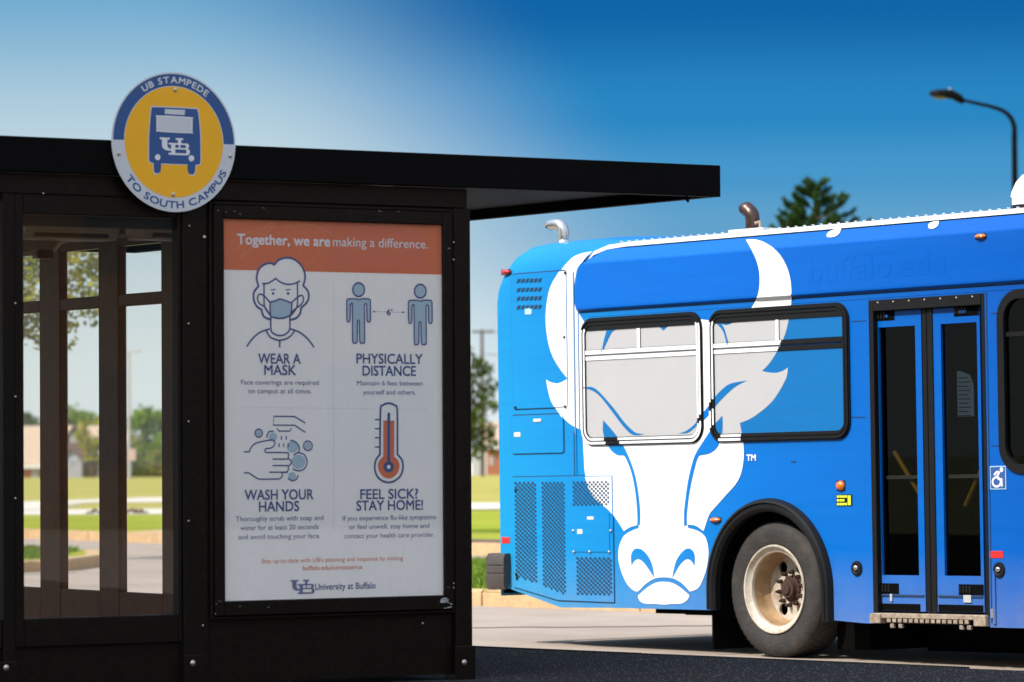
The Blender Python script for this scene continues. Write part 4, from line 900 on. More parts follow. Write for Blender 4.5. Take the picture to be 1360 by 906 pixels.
# thermometer: origin (480,530) 7.54
def z4(L): return [(480+p[0]/7.54, 530+p[1]/7.54, *p[2:]) for p in L]
st(z4([(185, 555, 1), (190, 120), (210, 65), (272, 42), (335, 65), (358, 120), (360, 555, 1), (405, 610), (415, 690), (390, 770), (330, 820), (272, 835), (210, 820), (155, 770), (133, 690), (145, 610), (185, 555, 1)]), w_=W_*1.2)
fill(z4([(218, 215, 1), (330, 215, 1), (328, 575, 1), (375, 630), (375, 710), (330, 775), (272, 797), (215, 775), (170, 710), (170, 630), (218, 575, 1)]), 'orange')
st(z4([(273, 150), (273, 640)]), w_=W_*1.9, curve=False, dy=.0002); fill(z4([(272+52*math.cos(R(a)), 680+56*math.sin(R(a))) for a in range(0, 360, 30)]), 'navy', dy=.0004); fill(z4([(272+17*math.cos(R(a)), 680+20*math.sin(R(a))) for a in range(0, 360, 45)]), 'paper', dy=.0007)
for y in (207, 297, 388, 480): st(z4([(138, y), (182, y)]), w_=w3, curve=False)
m.build('line_drawings', po)
# dotted rules
m = MB()
for i in range(78):
    x, y = 443.3, 377+i*4.25
    if 531 < y < 543 and False: continue
    u, z = SP(x, y); flat(m, [circ(u, z, .0028, 6)], YP-.001, 'dots')
for i in range(60):
    x = 320+i*4.2; y = 541+.012*(x-320)
    if 497 < x < 530: continue
    u, z = SP(x, y); flat(m, [circ(u, z, .0028, 6)], YP-.001, 'dots')
m.build('dotted_rules', po)
def ptext(txt, x0, x1, y, cap, k, bold=0, mbx=None):
    a, zq = SP(x0, y); b, zr = SP(x1, y+(x1-x0)*0); sl_ = 0
    # keep the line level on the sheet: use the middle of the line for the height
    zm = SP((x0+x1)/2, y)[1]; put_text(mbx, txt, a, b, zm, cap*pxm, YP-.0014, k, bold)
def letters(lines, nm='lettering', label=None):
    mm = MB()
    for L_ in lines: ptext(*L_, mbx=mm)
    mm.build(nm, po, label=label)
letters([('Together, we are', 315, 438, 325.5, 13.5, 'signW', .028)]); letters([('making a difference.', 442, 568, 328.5, 12.5, 'signW', .004)])
letters([('WEAR A', 343, 399, 483, 13.5, 'navy', .02), ('MASK', 351, 393, 498, 13.5, 'navy', .02)]); letters([('PHYSICALLY', 473.5, 561, 483, 13.5, 'navy', .02), ('DISTANCE', 481.5, 552, 499, 13.5, 'navy', .02)])
letters([('WASH YOUR', 325, 416, 663.5, 13.5, 'navy', .02), ('HANDS', 344, 397, 679, 13.5, 'navy', .02)]); letters([('FEEL SICK?', 478.5, 555, 662.5, 13.5, 'navy', .02), ('STAY HOME!', 473.5, 561.5, 677.5, 13.5, 'navy', .02)])
letters([('Face coverings are required', 320, 423, 511, 6.6, 'navy', .0), ('on campus at all times.', 329.5, 413.5, 522.5, 6.6, 'navy', .0)]); letters([('Maintain 6 feet between', 474, 561, 512, 6.6, 'navy'), ('yourself and others.', 482, 552, 524, 6.6, 'navy')])
letters([('Thoroughly scrub with soap and', 313, 429.5, 691.5, 6.6, 'navy'), ('water for at least 20 seconds', 319, 423, 703.5, 6.6, 'navy'), ('and avoid touching your face.', 316.5, 425, 715.5, 6.6, 'navy')])
letters([('If you experience flu-like symptoms', 455, 579, 690.5, 6.6, 'navy'), ('or feel unwell, stay home and', 463.5, 570, 702, 6.6, 'navy'), ('contact your health care provider.', 457.5, 577, 714, 6.6, 'navy')])
letters([("Stay up-to-date with UB's planning and response by visiting", 347, 535, 746, 6, 'orange'), ('buffalo.edu/coronavirus', 402, 481, 756.5, 6, 'orange', .012)])
letters([('University at Buffalo', 418.5, 498.5, 782.5, 8.5, 'navy', .02)])
def ub_logo(mm, x0, x1, z1_, z0_, y, k):
    fx = lambda a: x0+(x1-x0)*a/330; fz = lambda b: z1_-(z1_-z0_)*b/200
    for i, (a, b, c, d) in enumerate([(0, 0, 110, 22), (25, 22, 85, 100), (175, 0, 258, 22), (200, 22, 235, 60), (98, 60, 300, 80), (98, 177, 300, 200), (125, 80, 170, 177), (170, 115, 296, 133), (208, 80, 226, 115)]):
        flat(mm, [[(fx(a), fz(d)), (fx(c), fz(d)), (fx(c), fz(b)), (fx(a), fz(b))]], y-.00005*i, k)
    for P in ([(25, 100), (85, 100), (92, 115), (110, 128), (125, 130), (125, 152), (75, 150), (45, 134), (29, 116)], [(285, 60), (305, 62), (322, 78), (322, 100), (308, 118), (285, 122)], [(290, 112), (312, 122), (330, 140), (330, 172), (314, 196), (290, 200)]):
        flat(mm, tess([(fx(p[0]), fz(p[1])) for p in P]), y-.0006, k)
mm = MB(); a, zz1 = SP(385.5, 770.5); b, zz0 = SP(417.5, 788.5); ub_logo(mm, a, b, zz1, zz0, YP-.0012, 'navy'); mm.build('logo', po)
# round sign ----------------------------------------------------
SO = .05
cu, cz = S(231.2, 188.8, SO); rt_ = (S(231, 96, SO)[1]-S(231, 281.7, SO)[1])/2
sg = thing('round_sign', 'round yellow, blue and grey bus sign bolted to the roof edge', 'sign', mw=M_SH)
m = MB(); slab(m, circ(cu, cz, rt_, 72), -SO, -SO+.004, 'paleedge'); m.box((cu-.02, -SO+.0045, cz-.25), (cu+.02, YF-.001, cz+.02), 'bronze'); m.build('plate', sg)
ri = rt_*.805; ro = rt_*.975
m = MB()
def half(a0, a1, k):
    o_ = circ(cu, cz, ro, 40, a0, a1); i_ = circ(cu, cz, ri, 40, a0, a1)
    for j in range(40): flat(m, [[o_[j], o_[j+1], i_[j+1], i_[j]]], -SO-.0006, k)
half(0, 180, 'signB'); half(180, 360, 'signG'); m.build('ring', sg)
m = MB(); flat(m, [circ(cu, cz, ri*.985, 64)], -SO-.0008, 'signY'); m.build('disc', sg)
def SG(L): return [S(180+p[0]/8.238, 130+p[1]/8.238, SO) for p in L]
m = MB()
def sgf(L, k, dy, n=3, curve=True):
    P = cat_rom(L, True, n) if curve else L; flat(m, tess(SG(P)), -SO-.001-dy, k)
body = [(200, 102), (640, 122), (672, 140), (686, 180), (705, 400), (708, 690), (690, 728, 1), (655, 735, 1), (650, 800), (632, 835), (590, 835), (570, 800), (566, 728, 1), (280, 718, 1), (275, 790), (260, 822), (215, 822), (200, 790), (196, 712, 1), (160, 700), (148, 660), (150, 400), (170, 150), (182, 112)]
grow = lambda L, g, c=(430, 460): [(c[0]+(p[0]-c[0])*g, c[1]+(p[1]-c[1])*g, *p[2:]) for p in L]
sgf(grow(body, 1.035), 'signG', 0); sgf(body, 'signB', .0003)
sgf([(318, 122, 1), (540, 134, 1), (536, 190, 1), (318, 176, 1)], 'signG', .0006, curve=False)
sgf([(228, 215), (245, 192), (600, 212), (622, 235), (620, 365), (600, 388), (250, 370), (230, 345)], 'signW', .0005); sgf([(240, 220), (252, 203), (595, 223), (610, 240), (608, 360), (595, 376), (257, 359), (242, 340)], 'signG', .0008)
for x, y in ((241, 650), (610, 662)): sgf([(x+30*math.cos(R(a)), y+33*math.sin(R(a))) for a in range(0, 360, 30)], 'signW', .0006)
m.build('bus_symbol', sg)
m = MB(); P_ = SG([(262, 428), (592, 632)]); ub_logo(m, P_[0][0], P_[1][0], SG([(262, 432)])[0][1], P_[1][1], -SO-.0018, 'signW'); m.build('logo', sg)
m = MB(); arc_text(m, 'UB STAMPEDE', (cu, cz), rt_*.845, -35.5, 38.5, rt_*.095, -SO-.0012, 'signG', True, .03); m.build('lettering', sg)
m = MB(); arc_text(m, 'TO SOUTH CAMPUS', (cu, cz), rt_*.945, -56, 65, rt_*.105, -SO-.0012, 'signB', False, .03); m.build('lettering', sg)
for x, y in ((232.5, 119.5), (157.5, 204), (305.5, 207), (230, 258.5)):
    u, z = S(x, y, SO); m = MB(); m.lathe((u, -SO-.001, z), (0, -1, 0), [(.011, 0), (.011, .003), (.007, .005), (.0001, .006)], 'bolt', 12); m.build('screw', sg, smooth=True)

# ================================================================== BUS
bus = thing('bus', 'blue campus bus with a large white buffalo head across its side', 'bus', mw=M_BU)
def bp(name, mb_, parent=bus, **k): return mb_.build(name, parent, **k)
def bbox(name, a, b, k, bev=.003, parent=bus, **kw): m = MB(); m.box(a, b, k, bev); return m.build(name, parent, **kw)
WID = 2.55; UR = B(663, 600)[0]; UF = UR+12.2
zsk = .30
# side wall outline (along, up); the arch and the doorway are open to below
wc = (.05, .478); RO = .625
def arcpts(c, r, a0, a1, n=24): return [(c[0]+r*math.cos(R(a0+(a1-a0)*i/n)), c[1]+r*math.sin(R(a0+(a1-a0)*i/n))) for i in range(n+1)]
d0, d1 = B(1157, 600)[0], B(1311, 600)[0]; dzt = B(1235, 394)[1]; dzb = .30
fw_c = (wc[0]+6.9, .478)            # front axle, outside the picture
low = [(UR+.0, B(680, 783)[1]+.02), B(680, 783), B(745, 807), (USEAM+.3, .325), (wc[0]-RO+.03, .325), (wc[0]-RO+.03, wc[1])]+arcpts(wc, RO-.03, 180, 0)[1:-1]+[(wc[0]+RO-.03, wc[1]), (wc[0]+RO-.03, .275), B(1150, 828), (d0, B(1156, 828)[1]), (d0, dzt), (d1, dzt), (d1, .25)]
low += [(fw_c[0]-RO, .25), (fw_c[0]-RO, wc[1])]+arcpts(fw_c, RO, 180, 0)[1:-1]+[(fw_c[0]+RO, wc[1]), (fw_c[0]+RO, .28), (UF-1.4, .28), (UF-1.4, 2.40), (UF-.35, 2.40), (UF-.35, .28), (UF-.1, .28), (UF, .36), (UF, 2.494), (UR, 2.494)]
# W3 is a hole with dark glass
w3u0, w3u1 = B(1331, 500)[0], B(1331, 500)[0]+1.62; w3z0, w3z1 = B(1345, 623)[1], B(1345, 391)[1]
m = MB(); slab(m, low, 0, .03, 'wrap', holes=[rrect(w3u0, w3z0, w3u1, w3z1, .16)]); bp('side_wall', m)
# rounded tail section above, roof, far side, ends
prof = [(0, 2.494)]
for i in range(9):
    t = i/8; z = 2.78+.27*math.sin(t*math.pi/2); prof.append((-bus_off(-3, z), z))
prof += [(.45, 3.075), (WID/2, 3.09)]
prof = prof+[(WID-p[0], p[1]) for p in reversed(prof[:-1])]
st_u = [(USEAM+1.9, -.16, 0), (USEAM+1.0, -.05, 0), (USEAM, 0, 0), (UR+.42, 0, 0), (UR+.24, -.015, 0), (UR+.12, -.06, .004), (UR+.05, -.13, .012), (UR+.012, -.22, .025), (UR, -.32, .04)]
vs = []; n = len(prof)
for u, dz, iny in st_u:
    for (y, z) in prof:
        f_ = max(0, min(1, (z-2.494)/.55)); yy = y+iny*(1 if y < WID/2 else -1)*0; vs.append((u, yy, z+dz*f_))
m = MB(); m.mesh(vs, [(i*n+j, i*n+j+1, (i+1)*n+j+1, (i+1)*n+j) for i in range(len(st_u)-1) for j in range(n-1)], 'wrap')
last = [vs[(len(st_u)-1)*n+j] for j in range(n)]; m.face([(UR, 0, .40)]+last+[(UR, WID, .40)], 'wrap')
bp('tail_section', m, smooth=True)
# cove panel
cp_ = [(.002, 2.498), (-.004, 2.505), (-.028, 2.520), (-.030, 2.53), (-.030, 2.545), (-.030, 2.845), (-.030, 2.855), (-.022, 2.868), (.028, 2.952)]
m = MB(); u0, u1 = USEAM+.012, UF-.5; rc = .14
def covepts(u, zmax=9): return [(u, y, z) for y, z in cp_]
ring = [covepts(u0+.0), covepts(u0+.02), covepts(u0+.06), covepts(u0+.14), covepts(u0+.30), covepts(u1)]
# rounded upper rear corner: lower the top of the first stations
for i, cut in enumerate((.30, .17, .10, .045, .0, 0)):
    r_ = []
    for (u, y, z) in ring[i]:
        zz = min(z, 2.955-cut); r_.append((u, y if zz == z else y, zz))
    ring[i] = r_
vs = [p for r_ in ring for p in r_]; n = len(cp_)
m.mesh(vs, [(i*n+j, (i+1)*n+j, (i+1)*n+j+1, i*n+j+1) for i in range(len(ring)-1) for j in range(n-1)], 'wrap_cove'); m.face([p for p in ring[0]]+[(u0, .05, ring[0][-1][2]), (u0, .05, 2.498)], 'wrap_cove'); bp('cove_panel', m, smooth=True)
m = MB(); m.box((USEAM+.02, -.004, 2.4965), (UF-.5, .02, 2.5045), 'line')
m.box((u0+.1, -.0025, 2.463), (UF-.5, .002, 2.468), 'wrap'); bp('gutter_line', m)
# white rail along the roof edge with its rivets
m = MB(); P = []
rl = [(u0+.03, 2.80, .010), (u0+.07, 2.86, .014), (u0+.15, 2.915, .02), (u0+.30, 2.952, .03), (u0+.5, 2.962, .035), (UF-.5, 2.962, .035)]
for (a, za, ya), (b, zb_, yb) in zip(rl[:-1], rl[1:]):
    m.mesh([(a, ya-.004, za), (b, yb-.004, zb_), (b, yb+.008, zb_+.032), (a, ya+.008, za+.032), (b, yb+.07, zb_+.040), (a, ya+.07, za+.040), (a, .5, za+.040), (b, .5, zb_+.040)], [(0, 1, 2, 3), (3, 2, 4, 5), (5, 4, 7, 6)], 'rail')
bp('roof_rail', m)
m = MB()
for i in range(62): m.box((u0+.42+i*.085, .045, 2.998), (u0+.435+i*.085, .07, 3.0065), 'rail', .004)
bp('rail_rivets', m, kind='stuff')
# shell: roof, far side, nose, floor
m = MB(); Z0 = 2.985
m.mesh([(USEAM, .1, Z0), (UF-.3, .1, Z0), (UF-.3, WID/2, Z0+.05), (USEAM, WID/2, Z0+.05), (UF-.3, WID-.1, Z0), (USEAM, WID-.1, Z0)], [(0, 1, 2, 3), (3, 2, 4, 5)], 'rail'); bp('roof', m)
m = MB(); m.box((UR+.01, WID-.03, .3), (UF, WID, 2.494), 'wrap'); m.box((USEAM, WID-.03, 2.495), (UF-.3, WID, 3.0), 'wrap'); bp('far_side_wall', m)
m = MB(); m.mesh([(UF, .031, .36), (UF, WID-.031, .36), (UF, WID-.031, 2.494), (UF, .031, 2.494), (UF-.3, .031, 3.05), (UF-.3, WID-.031, 3.05), (UF-.5, -.03, 2.96), (UF-.5, -.03, 2.5), (UF-.5, WID, 2.96), (UF-.5, WID, 2.5)], [(0, 1, 2, 3), (3, 2, 5, 4), (3, 4, 6, 7), (2, 9, 8, 5)], 'wrap'); m.box((UF+.001, .25, 1.15), (UF+.01, WID-.25, 2.35), 'gasket'); bp('nose', m)
m = MB(); m.box((UR+.62, .05, .36), (-.75, WID-.05, .38), 'black'); m.box((UR+.05, .05, .52), (UR+.61, WID-.05, .54), 'black'); m.box((.72, .14, .34), (fw_c[0]-.8, WID-.05, .37), 'black'); m.box((fw_c[0]+.8, .14, .34), (UF-.1, WID-.05, .37), 'black')
m.box((-.75, .9, .8), (.72, WID-.05, .82), 'black'); m.box((-.30, .25, .40), (.4, WID-.3, .56), 'black'); m.box((UR+1.2, .5, .27), (-.8, 2.0, .358), 'black'); bp('floor', m)
m = MB(); m.box((d0-.15, 1.15, .375), (UF-1.6, 1.17, 2.4), 'black'); m.box((d0-.20, .035, .375), (d0-.16, 1.148, 2.45), 'black'); bp('inner_partition', m)
# wheel housing
for c in (wc, fw_c):
    m = MB(); A = arcpts(c, .60, -20, 200, 20)
    for a, b in zip(A[:-1], A[1:]): m.face([(a[0], .02, a[1]), (b[0], .02, b[1]), (b[0], .9, b[1]), (a[0], .9, a[1])], 'black')
    m.face([(c[0]-.62, .88, .25), (c[0]+.62, .88, .25), (c[0]+.62, .88, 1.1), (c[0]-.62, .88, 1.1)], 'black'); bp('wheel_housing', m)
# arch flares
for c in (wc, fw_c):
    path = [(c[0]-.60, .33 if c is wc else .26), (c[0]-.60, .42)]+arcpts(c, .60, 180, 0, 28)+[(c[0]+.60, .42), (c[0]+.60, .262)]
    m = MB(); cs = [(-.055, .02), (-.055, -.030), (-.035, -.052), (-.012, -.052), (-.004, -.040), (.006, -.052), (.024, -.046), (.034, -.020), (.038, -.001)]   # (radial, y)
    rg = []
    for i, p in enumerate(path):
        a = path[max(0, i-1)]; b = path[min(len(path)-1, i+1)]; dx, dz = b[0]-a[0], b[1]-a[1]; q = math.hypot(dx, dz); nx, nz = -dz/q, dx/q
        rg.append([(p[0]+nx*r_, y_, p[1]+nz*r_) for r_, y_ in cs])
    k_ = len(cs); m.mesh([v for r_ in rg for v in r_], [(i*k_+j, i*k_+j+1, (i+1)*k_+j+1, (i+1)*k_+j) for i in range(len(rg)-1) for j in range(k_-1)], 'gasket'); bp('wheel_arch', m, smooth=True)
# wheels
def make_wheel(c):
    R_ = .478; w = MB()
    # disc with hand holes
    dep = .165; pf = [(.235, dep-.02), (.215, dep), (.15, dep+.004), (.128, dep-.006), (.12, dep-.006)]
    hub = MB(); hub.lathe((c[0], .04, c[1]), (0, 1, 0), [(.095, dep-.002), (.088, .150), (.070, .145), (.062, .115), (.040, .110), (.036, .098), (.001, .096)], 'rust', 28)
    wo = hub.build('wheel', bus, smooth=True)
    t = MB(); t.lathe((c[0], .04, c[1]), (0, 1, 0), [(.300, .012), (.312, .002), (.335, -.004), (.385, -.012), (.425, -.010), (.452, .004), (.468, .022), (.474, .03), (.474, .27), (.46, .29), (.30, .29)], 'tyre', 72); 
    for i in range(60):   # tread blocks
        a = 2*math.pi*i/60; ca, sa = math.cos(a), math.sin(a)
        for y0, y1, da in ((.062, .10, 0), (.11, .16, .5), (.17, .22, 0), (.23, .262, .5)):
            p = []
            for rr_, yy, aa in ((R_-.004, y0, -.035), (R_-.004, y1, -.035), (R_-.004, y1, .035), (R_-.004, y0, .035)):
                q = a+aa+da*.1; p.append((c[0]+(R_)*math.cos(q), yy, c[1]+(R_)*math.sin(q)))
            t.face(p, 'tyre')
    t.build('tyre', wo, smooth=True)
    r = MB(); r.lathe((c[0], .04, c[1]), (0, 1, 0), [(.296, .012), (.312, -.004), (.309, -.012), (.298, -.010), (.285, .012), (.262, .022), (.256, .040), (.255, .11), (.240, .14), (.222, dep)], 'rim', 64, keys=['rim', 'rim', 'rim', 'rim', 'rim', 'rim', 'rimrust', 'rimrust', 'rimrust'])
    r.build('rim', wo, smooth=True)
    dm = MB(); holes = [circ(c[0]+.172*math.cos(R(a)), c[1]+.172*math.sin(R(a)), .044, 16) for a in (58, 122, 180+58, 180+122)]
    slab(dm, circ(c[0], c[1], .223, 48), .04+dep, .04+dep+.02, 'rim', holes=holes); dm.build('disc', wo)
    bk = MB(); bk.lathe((c[0], .04, c[1]), (0, 1, 0), [(.222, dep+.10), (.001, dep+.101)], 'black', 24); bk.build('brake_drum', wo)
    for i in range(10):
        a = 2*math.pi*(i+.3)/10; m = MB(); m.lathe((c[0]+.116*math.cos(a), .04+dep, c[1]+.116*math.sin(a)), (0, -1, 0), [(.017, -.001), (.016, .03), (.010, .032), (.009, .05), (.0005, .051)], 'rust', 6); m.build('wheel_nut', wo)
make_wheel(wc); make_wheel(fw_c)
bbox('mudflap', (-.605, .03, .045), (-.59, .66, .55), 'black')
bbox('underside_bracket', (B(903, 814)[0], .05, B(903, 817)[1]), (B(942, 814)[0], .3, .33), 'black'); bbox('underside_beam', (.45, .25, .06), (.78, 1.2, .33), 'black'); bbox('underside_beam', (.98, .6, .05), (4.5, 1.6, .33), 'black')
# ---------------- windows
head_px = [(787, 334, 1), (766, 339), (752, 351), (738, 370), (731, 385), (727.3, 404), (726, 425), (728, 447), (733.5, 469), (743, 487), (755, 503, 1), (743, 509.3), (732, 507.5), (726.7, 504, 1), (729, 518), (733.5, 533.5), (743, 549), (752, 558.5), (761, 565.5), (774, 572, 1), (775, 590), (776, 609.5), (777.5, 629), (782.5, 648), (792, 663), (809, 677), (820, 691), (829, 705.5, 1), (838, 700), (848.3, 697.2, 1), (849, 701.5, 1), (840.4, 704.8), (829.5, 711.5), (823, 725.4), (821.8, 742), (825.5, 758.5), (832, 773.4), (838.7, 781.7), (845.4, 785.7), (850.3, 783.4, 1), (858.6, 775), (870, 768.5), (881.8, 766.8), (895, 768.5), (906.6, 775), (916.6, 785.7, 1), (926.5, 782), (933, 771.8), (938.7, 755), (941.4, 735.4), (939.7, 720.5), (935.5, 711), (926, 704.6), (914.5, 701.5, 1), (913.5, 696.8, 1), (924.8, 698.5), (934.8, 705.6, 1), (938, 695.6), (943, 682.4), (951.3, 672.5), (964.6, 657.5), (977.8, 642.6), (984.4, 629.4), (987.7, 613), (988.3, 599), (986.8, 580), (983.8, 562, 1), (997, 556.5), (1010, 548), (1025, 535), (1036, 520), (1045.7, 501), (1047.6, 488, 1), (1040, 493), (1028.8, 495.4), (1013, 493, 1), (1023, 482.6), (1032.6, 467.6), (1042, 449), (1047.6, 430), (1050.6, 409.5), (1051.7, 389), (1049.5, 368), (1043.8, 351), (1034.4, 336), (1021, 325), (1006, 318.6), (991.3, 318.3, 1), (999, 332.5), (1005.6, 347.5), (1009, 362.5), (1009, 381), (1005.6, 396), (997, 411), (987.5, 422), (976, 428), (965, 432), (955, 427, 1), (937.6, 425, 1), (925, 424.5), (900, 429), (890, 433), (882, 439.5, 1), (875, 433), (863, 430), (835, 434), (812, 438.5), (790, 437), (778, 430, 1), (769, 416), (764.4, 407), (762.6, 394), (763, 382), (765, 366.6), (767.5, 355.8), (773.7, 348), (780, 340)]
marks_px = [
 [(824, 436.4, 1), (815, 440.5), (809, 451), (804, 462), (800.8, 468.5, 1), (801.5, 460), (804, 449), (807, 438, 1)],
 [(957.5, 427, 1), (963, 436), (966, 446), (969.5, 458, 1), (966, 455), (962, 441), (956, 433), (952, 429, 1)],
 [(776.6, 516, 1), (784, 513.7), (793, 517), (804, 528), (817.4, 543.5), (830.6, 561), (841.7, 572), (848, 575.5), (857, 576.6, 1), (848.3, 578.2), (839.5, 576.5), (828.4, 565.5), (815, 547.8), (802, 531), (793, 522), (784, 517.4)],
 [(902, 575.7, 1), (912, 572.6), (923, 564.3), (929, 555.6), (934, 549), (941, 540), (951.5, 526.5), (960, 517.5), (971.6, 509.5), (993, 505.5, 1), (977.8, 513.8), (964, 526), (952, 539), (940.7, 553), (930, 562.5), (923, 569), (914.5, 575)],
 [(802.3, 558, 1), (815.6, 573), (827, 589.7), (835.4, 606), (843.7, 629.4), (848.7, 656), (851, 682.4), (850.3, 698, 1), (847, 697, 1), (847, 682.4), (844.7, 656), (839.7, 629.4), (831.5, 608), (827, 604.8, 1), (820.5, 604.4), (812, 598), (805.6, 586), (802, 573)],
 [(960.6, 552, 1), (961, 570), (958, 583), (953, 594.6), (943, 602.4), (930, 605, 1), (926.5, 611), (920, 636), (915.3, 662.5), (912.9, 685.7), (913.2, 697.5, 1), (909.3, 699, 1), (909, 682.4), (911, 662.5), (915, 636), (923, 606), (934.8, 586), (948, 566.5)],
 [(839.4, 752, 1), (838.7, 738.7), (841.4, 731.4), (847, 728.4), (855.3, 731.4), (863.6, 742), (868, 755), (869.4, 768.3, 1), (866, 762), (861, 754.5), (855.3, 747), (848.7, 742.6), (843, 745.3)],
 [(923.2, 752, 1), (923.5, 738.7), (920.9, 731.4), (914.9, 728.4), (908.3, 731.4), (900, 742), (895.7, 755), (893.4, 768.3, 1), (897, 762), (901, 754.5), (906.6, 747), (913.2, 742.6), (918.9, 745.3)],
]
chin_px = [(847.5, 791.5, 1), (858.6, 781.7), (870, 774.6), (881.8, 772.7), (895, 775), (906.6, 782.4), (916, 790.7, 1), (913, 797), (905, 801.6), (893.4, 802), (882, 803), (870, 802), (857, 801.6), (850.3, 798)]
def toB(L, n=4): return [B(*p) for p in cat_rom(L, True, n)]
HEAD = toB(head_px); MARKS = [toB(l) for l in marks_px]; CHIN = toB(chin_px)
leafs = [toB([(1099, 314.5), (1100, 309), (1108, 305), (1117.5, 303, 1), (1115, 310), (1108, 314.5)]), toB([(1234, 303), (1234, 297.5), (1240, 294.5), (1247, 293.5, 1), (1246, 299.5), (1240, 303.5)])]
def drape(m, tris, k, lift):
    for v_ in (USEAM,):
        lo, hi = split(tris, 0, v_-.001); tris = lo+split(hi, 0, v_+.014)[1]
    parts = [tris]
    for zc in (2.497, 2.508, 2.52, 2.78, 2.82, 2.855, 2.87, 2.90, 2.93, 2.96, 2.99):
        nx = []
        for g in parts:
            lo, hi = split(g, 1, zc); nx += [lo, hi]
        parts = [p for p in nx if p]
    for g in parts:
        for t in g:
            a = sum(t[i][0]*t[(i+1) % len(t)][1]-t[(i+1) % len(t)][0]*t[i][1] for i in range(len(t)))
            if a < 0: t = t[::-1]
            m.face([(p[0], -bus_off(*p)-lift, p[1]) for p in t], k)
HT = tess(HEAD)
m = MB(); drape(m, HT, 'white', .0035); emb = bp('buffalo_emblem', m, label='large white buffalo head with two horns')
m = MB(); drape(m, tess(CHIN), 'white', .0035); bp('chin', m, emb)
for Mk in MARKS: m = MB(); drape(m, tess(Mk), 'wrap', .0055); bp('blue_stroke', m, emb)
for l in leafs: m = MB(); drape(m, tess(l), 'white', .0035); bp('leaf_mark', m)
def iswhite(p):
    if not inpoly(p, HEAD): return False
    return not any(inpoly(p, q) for q in MARKS)
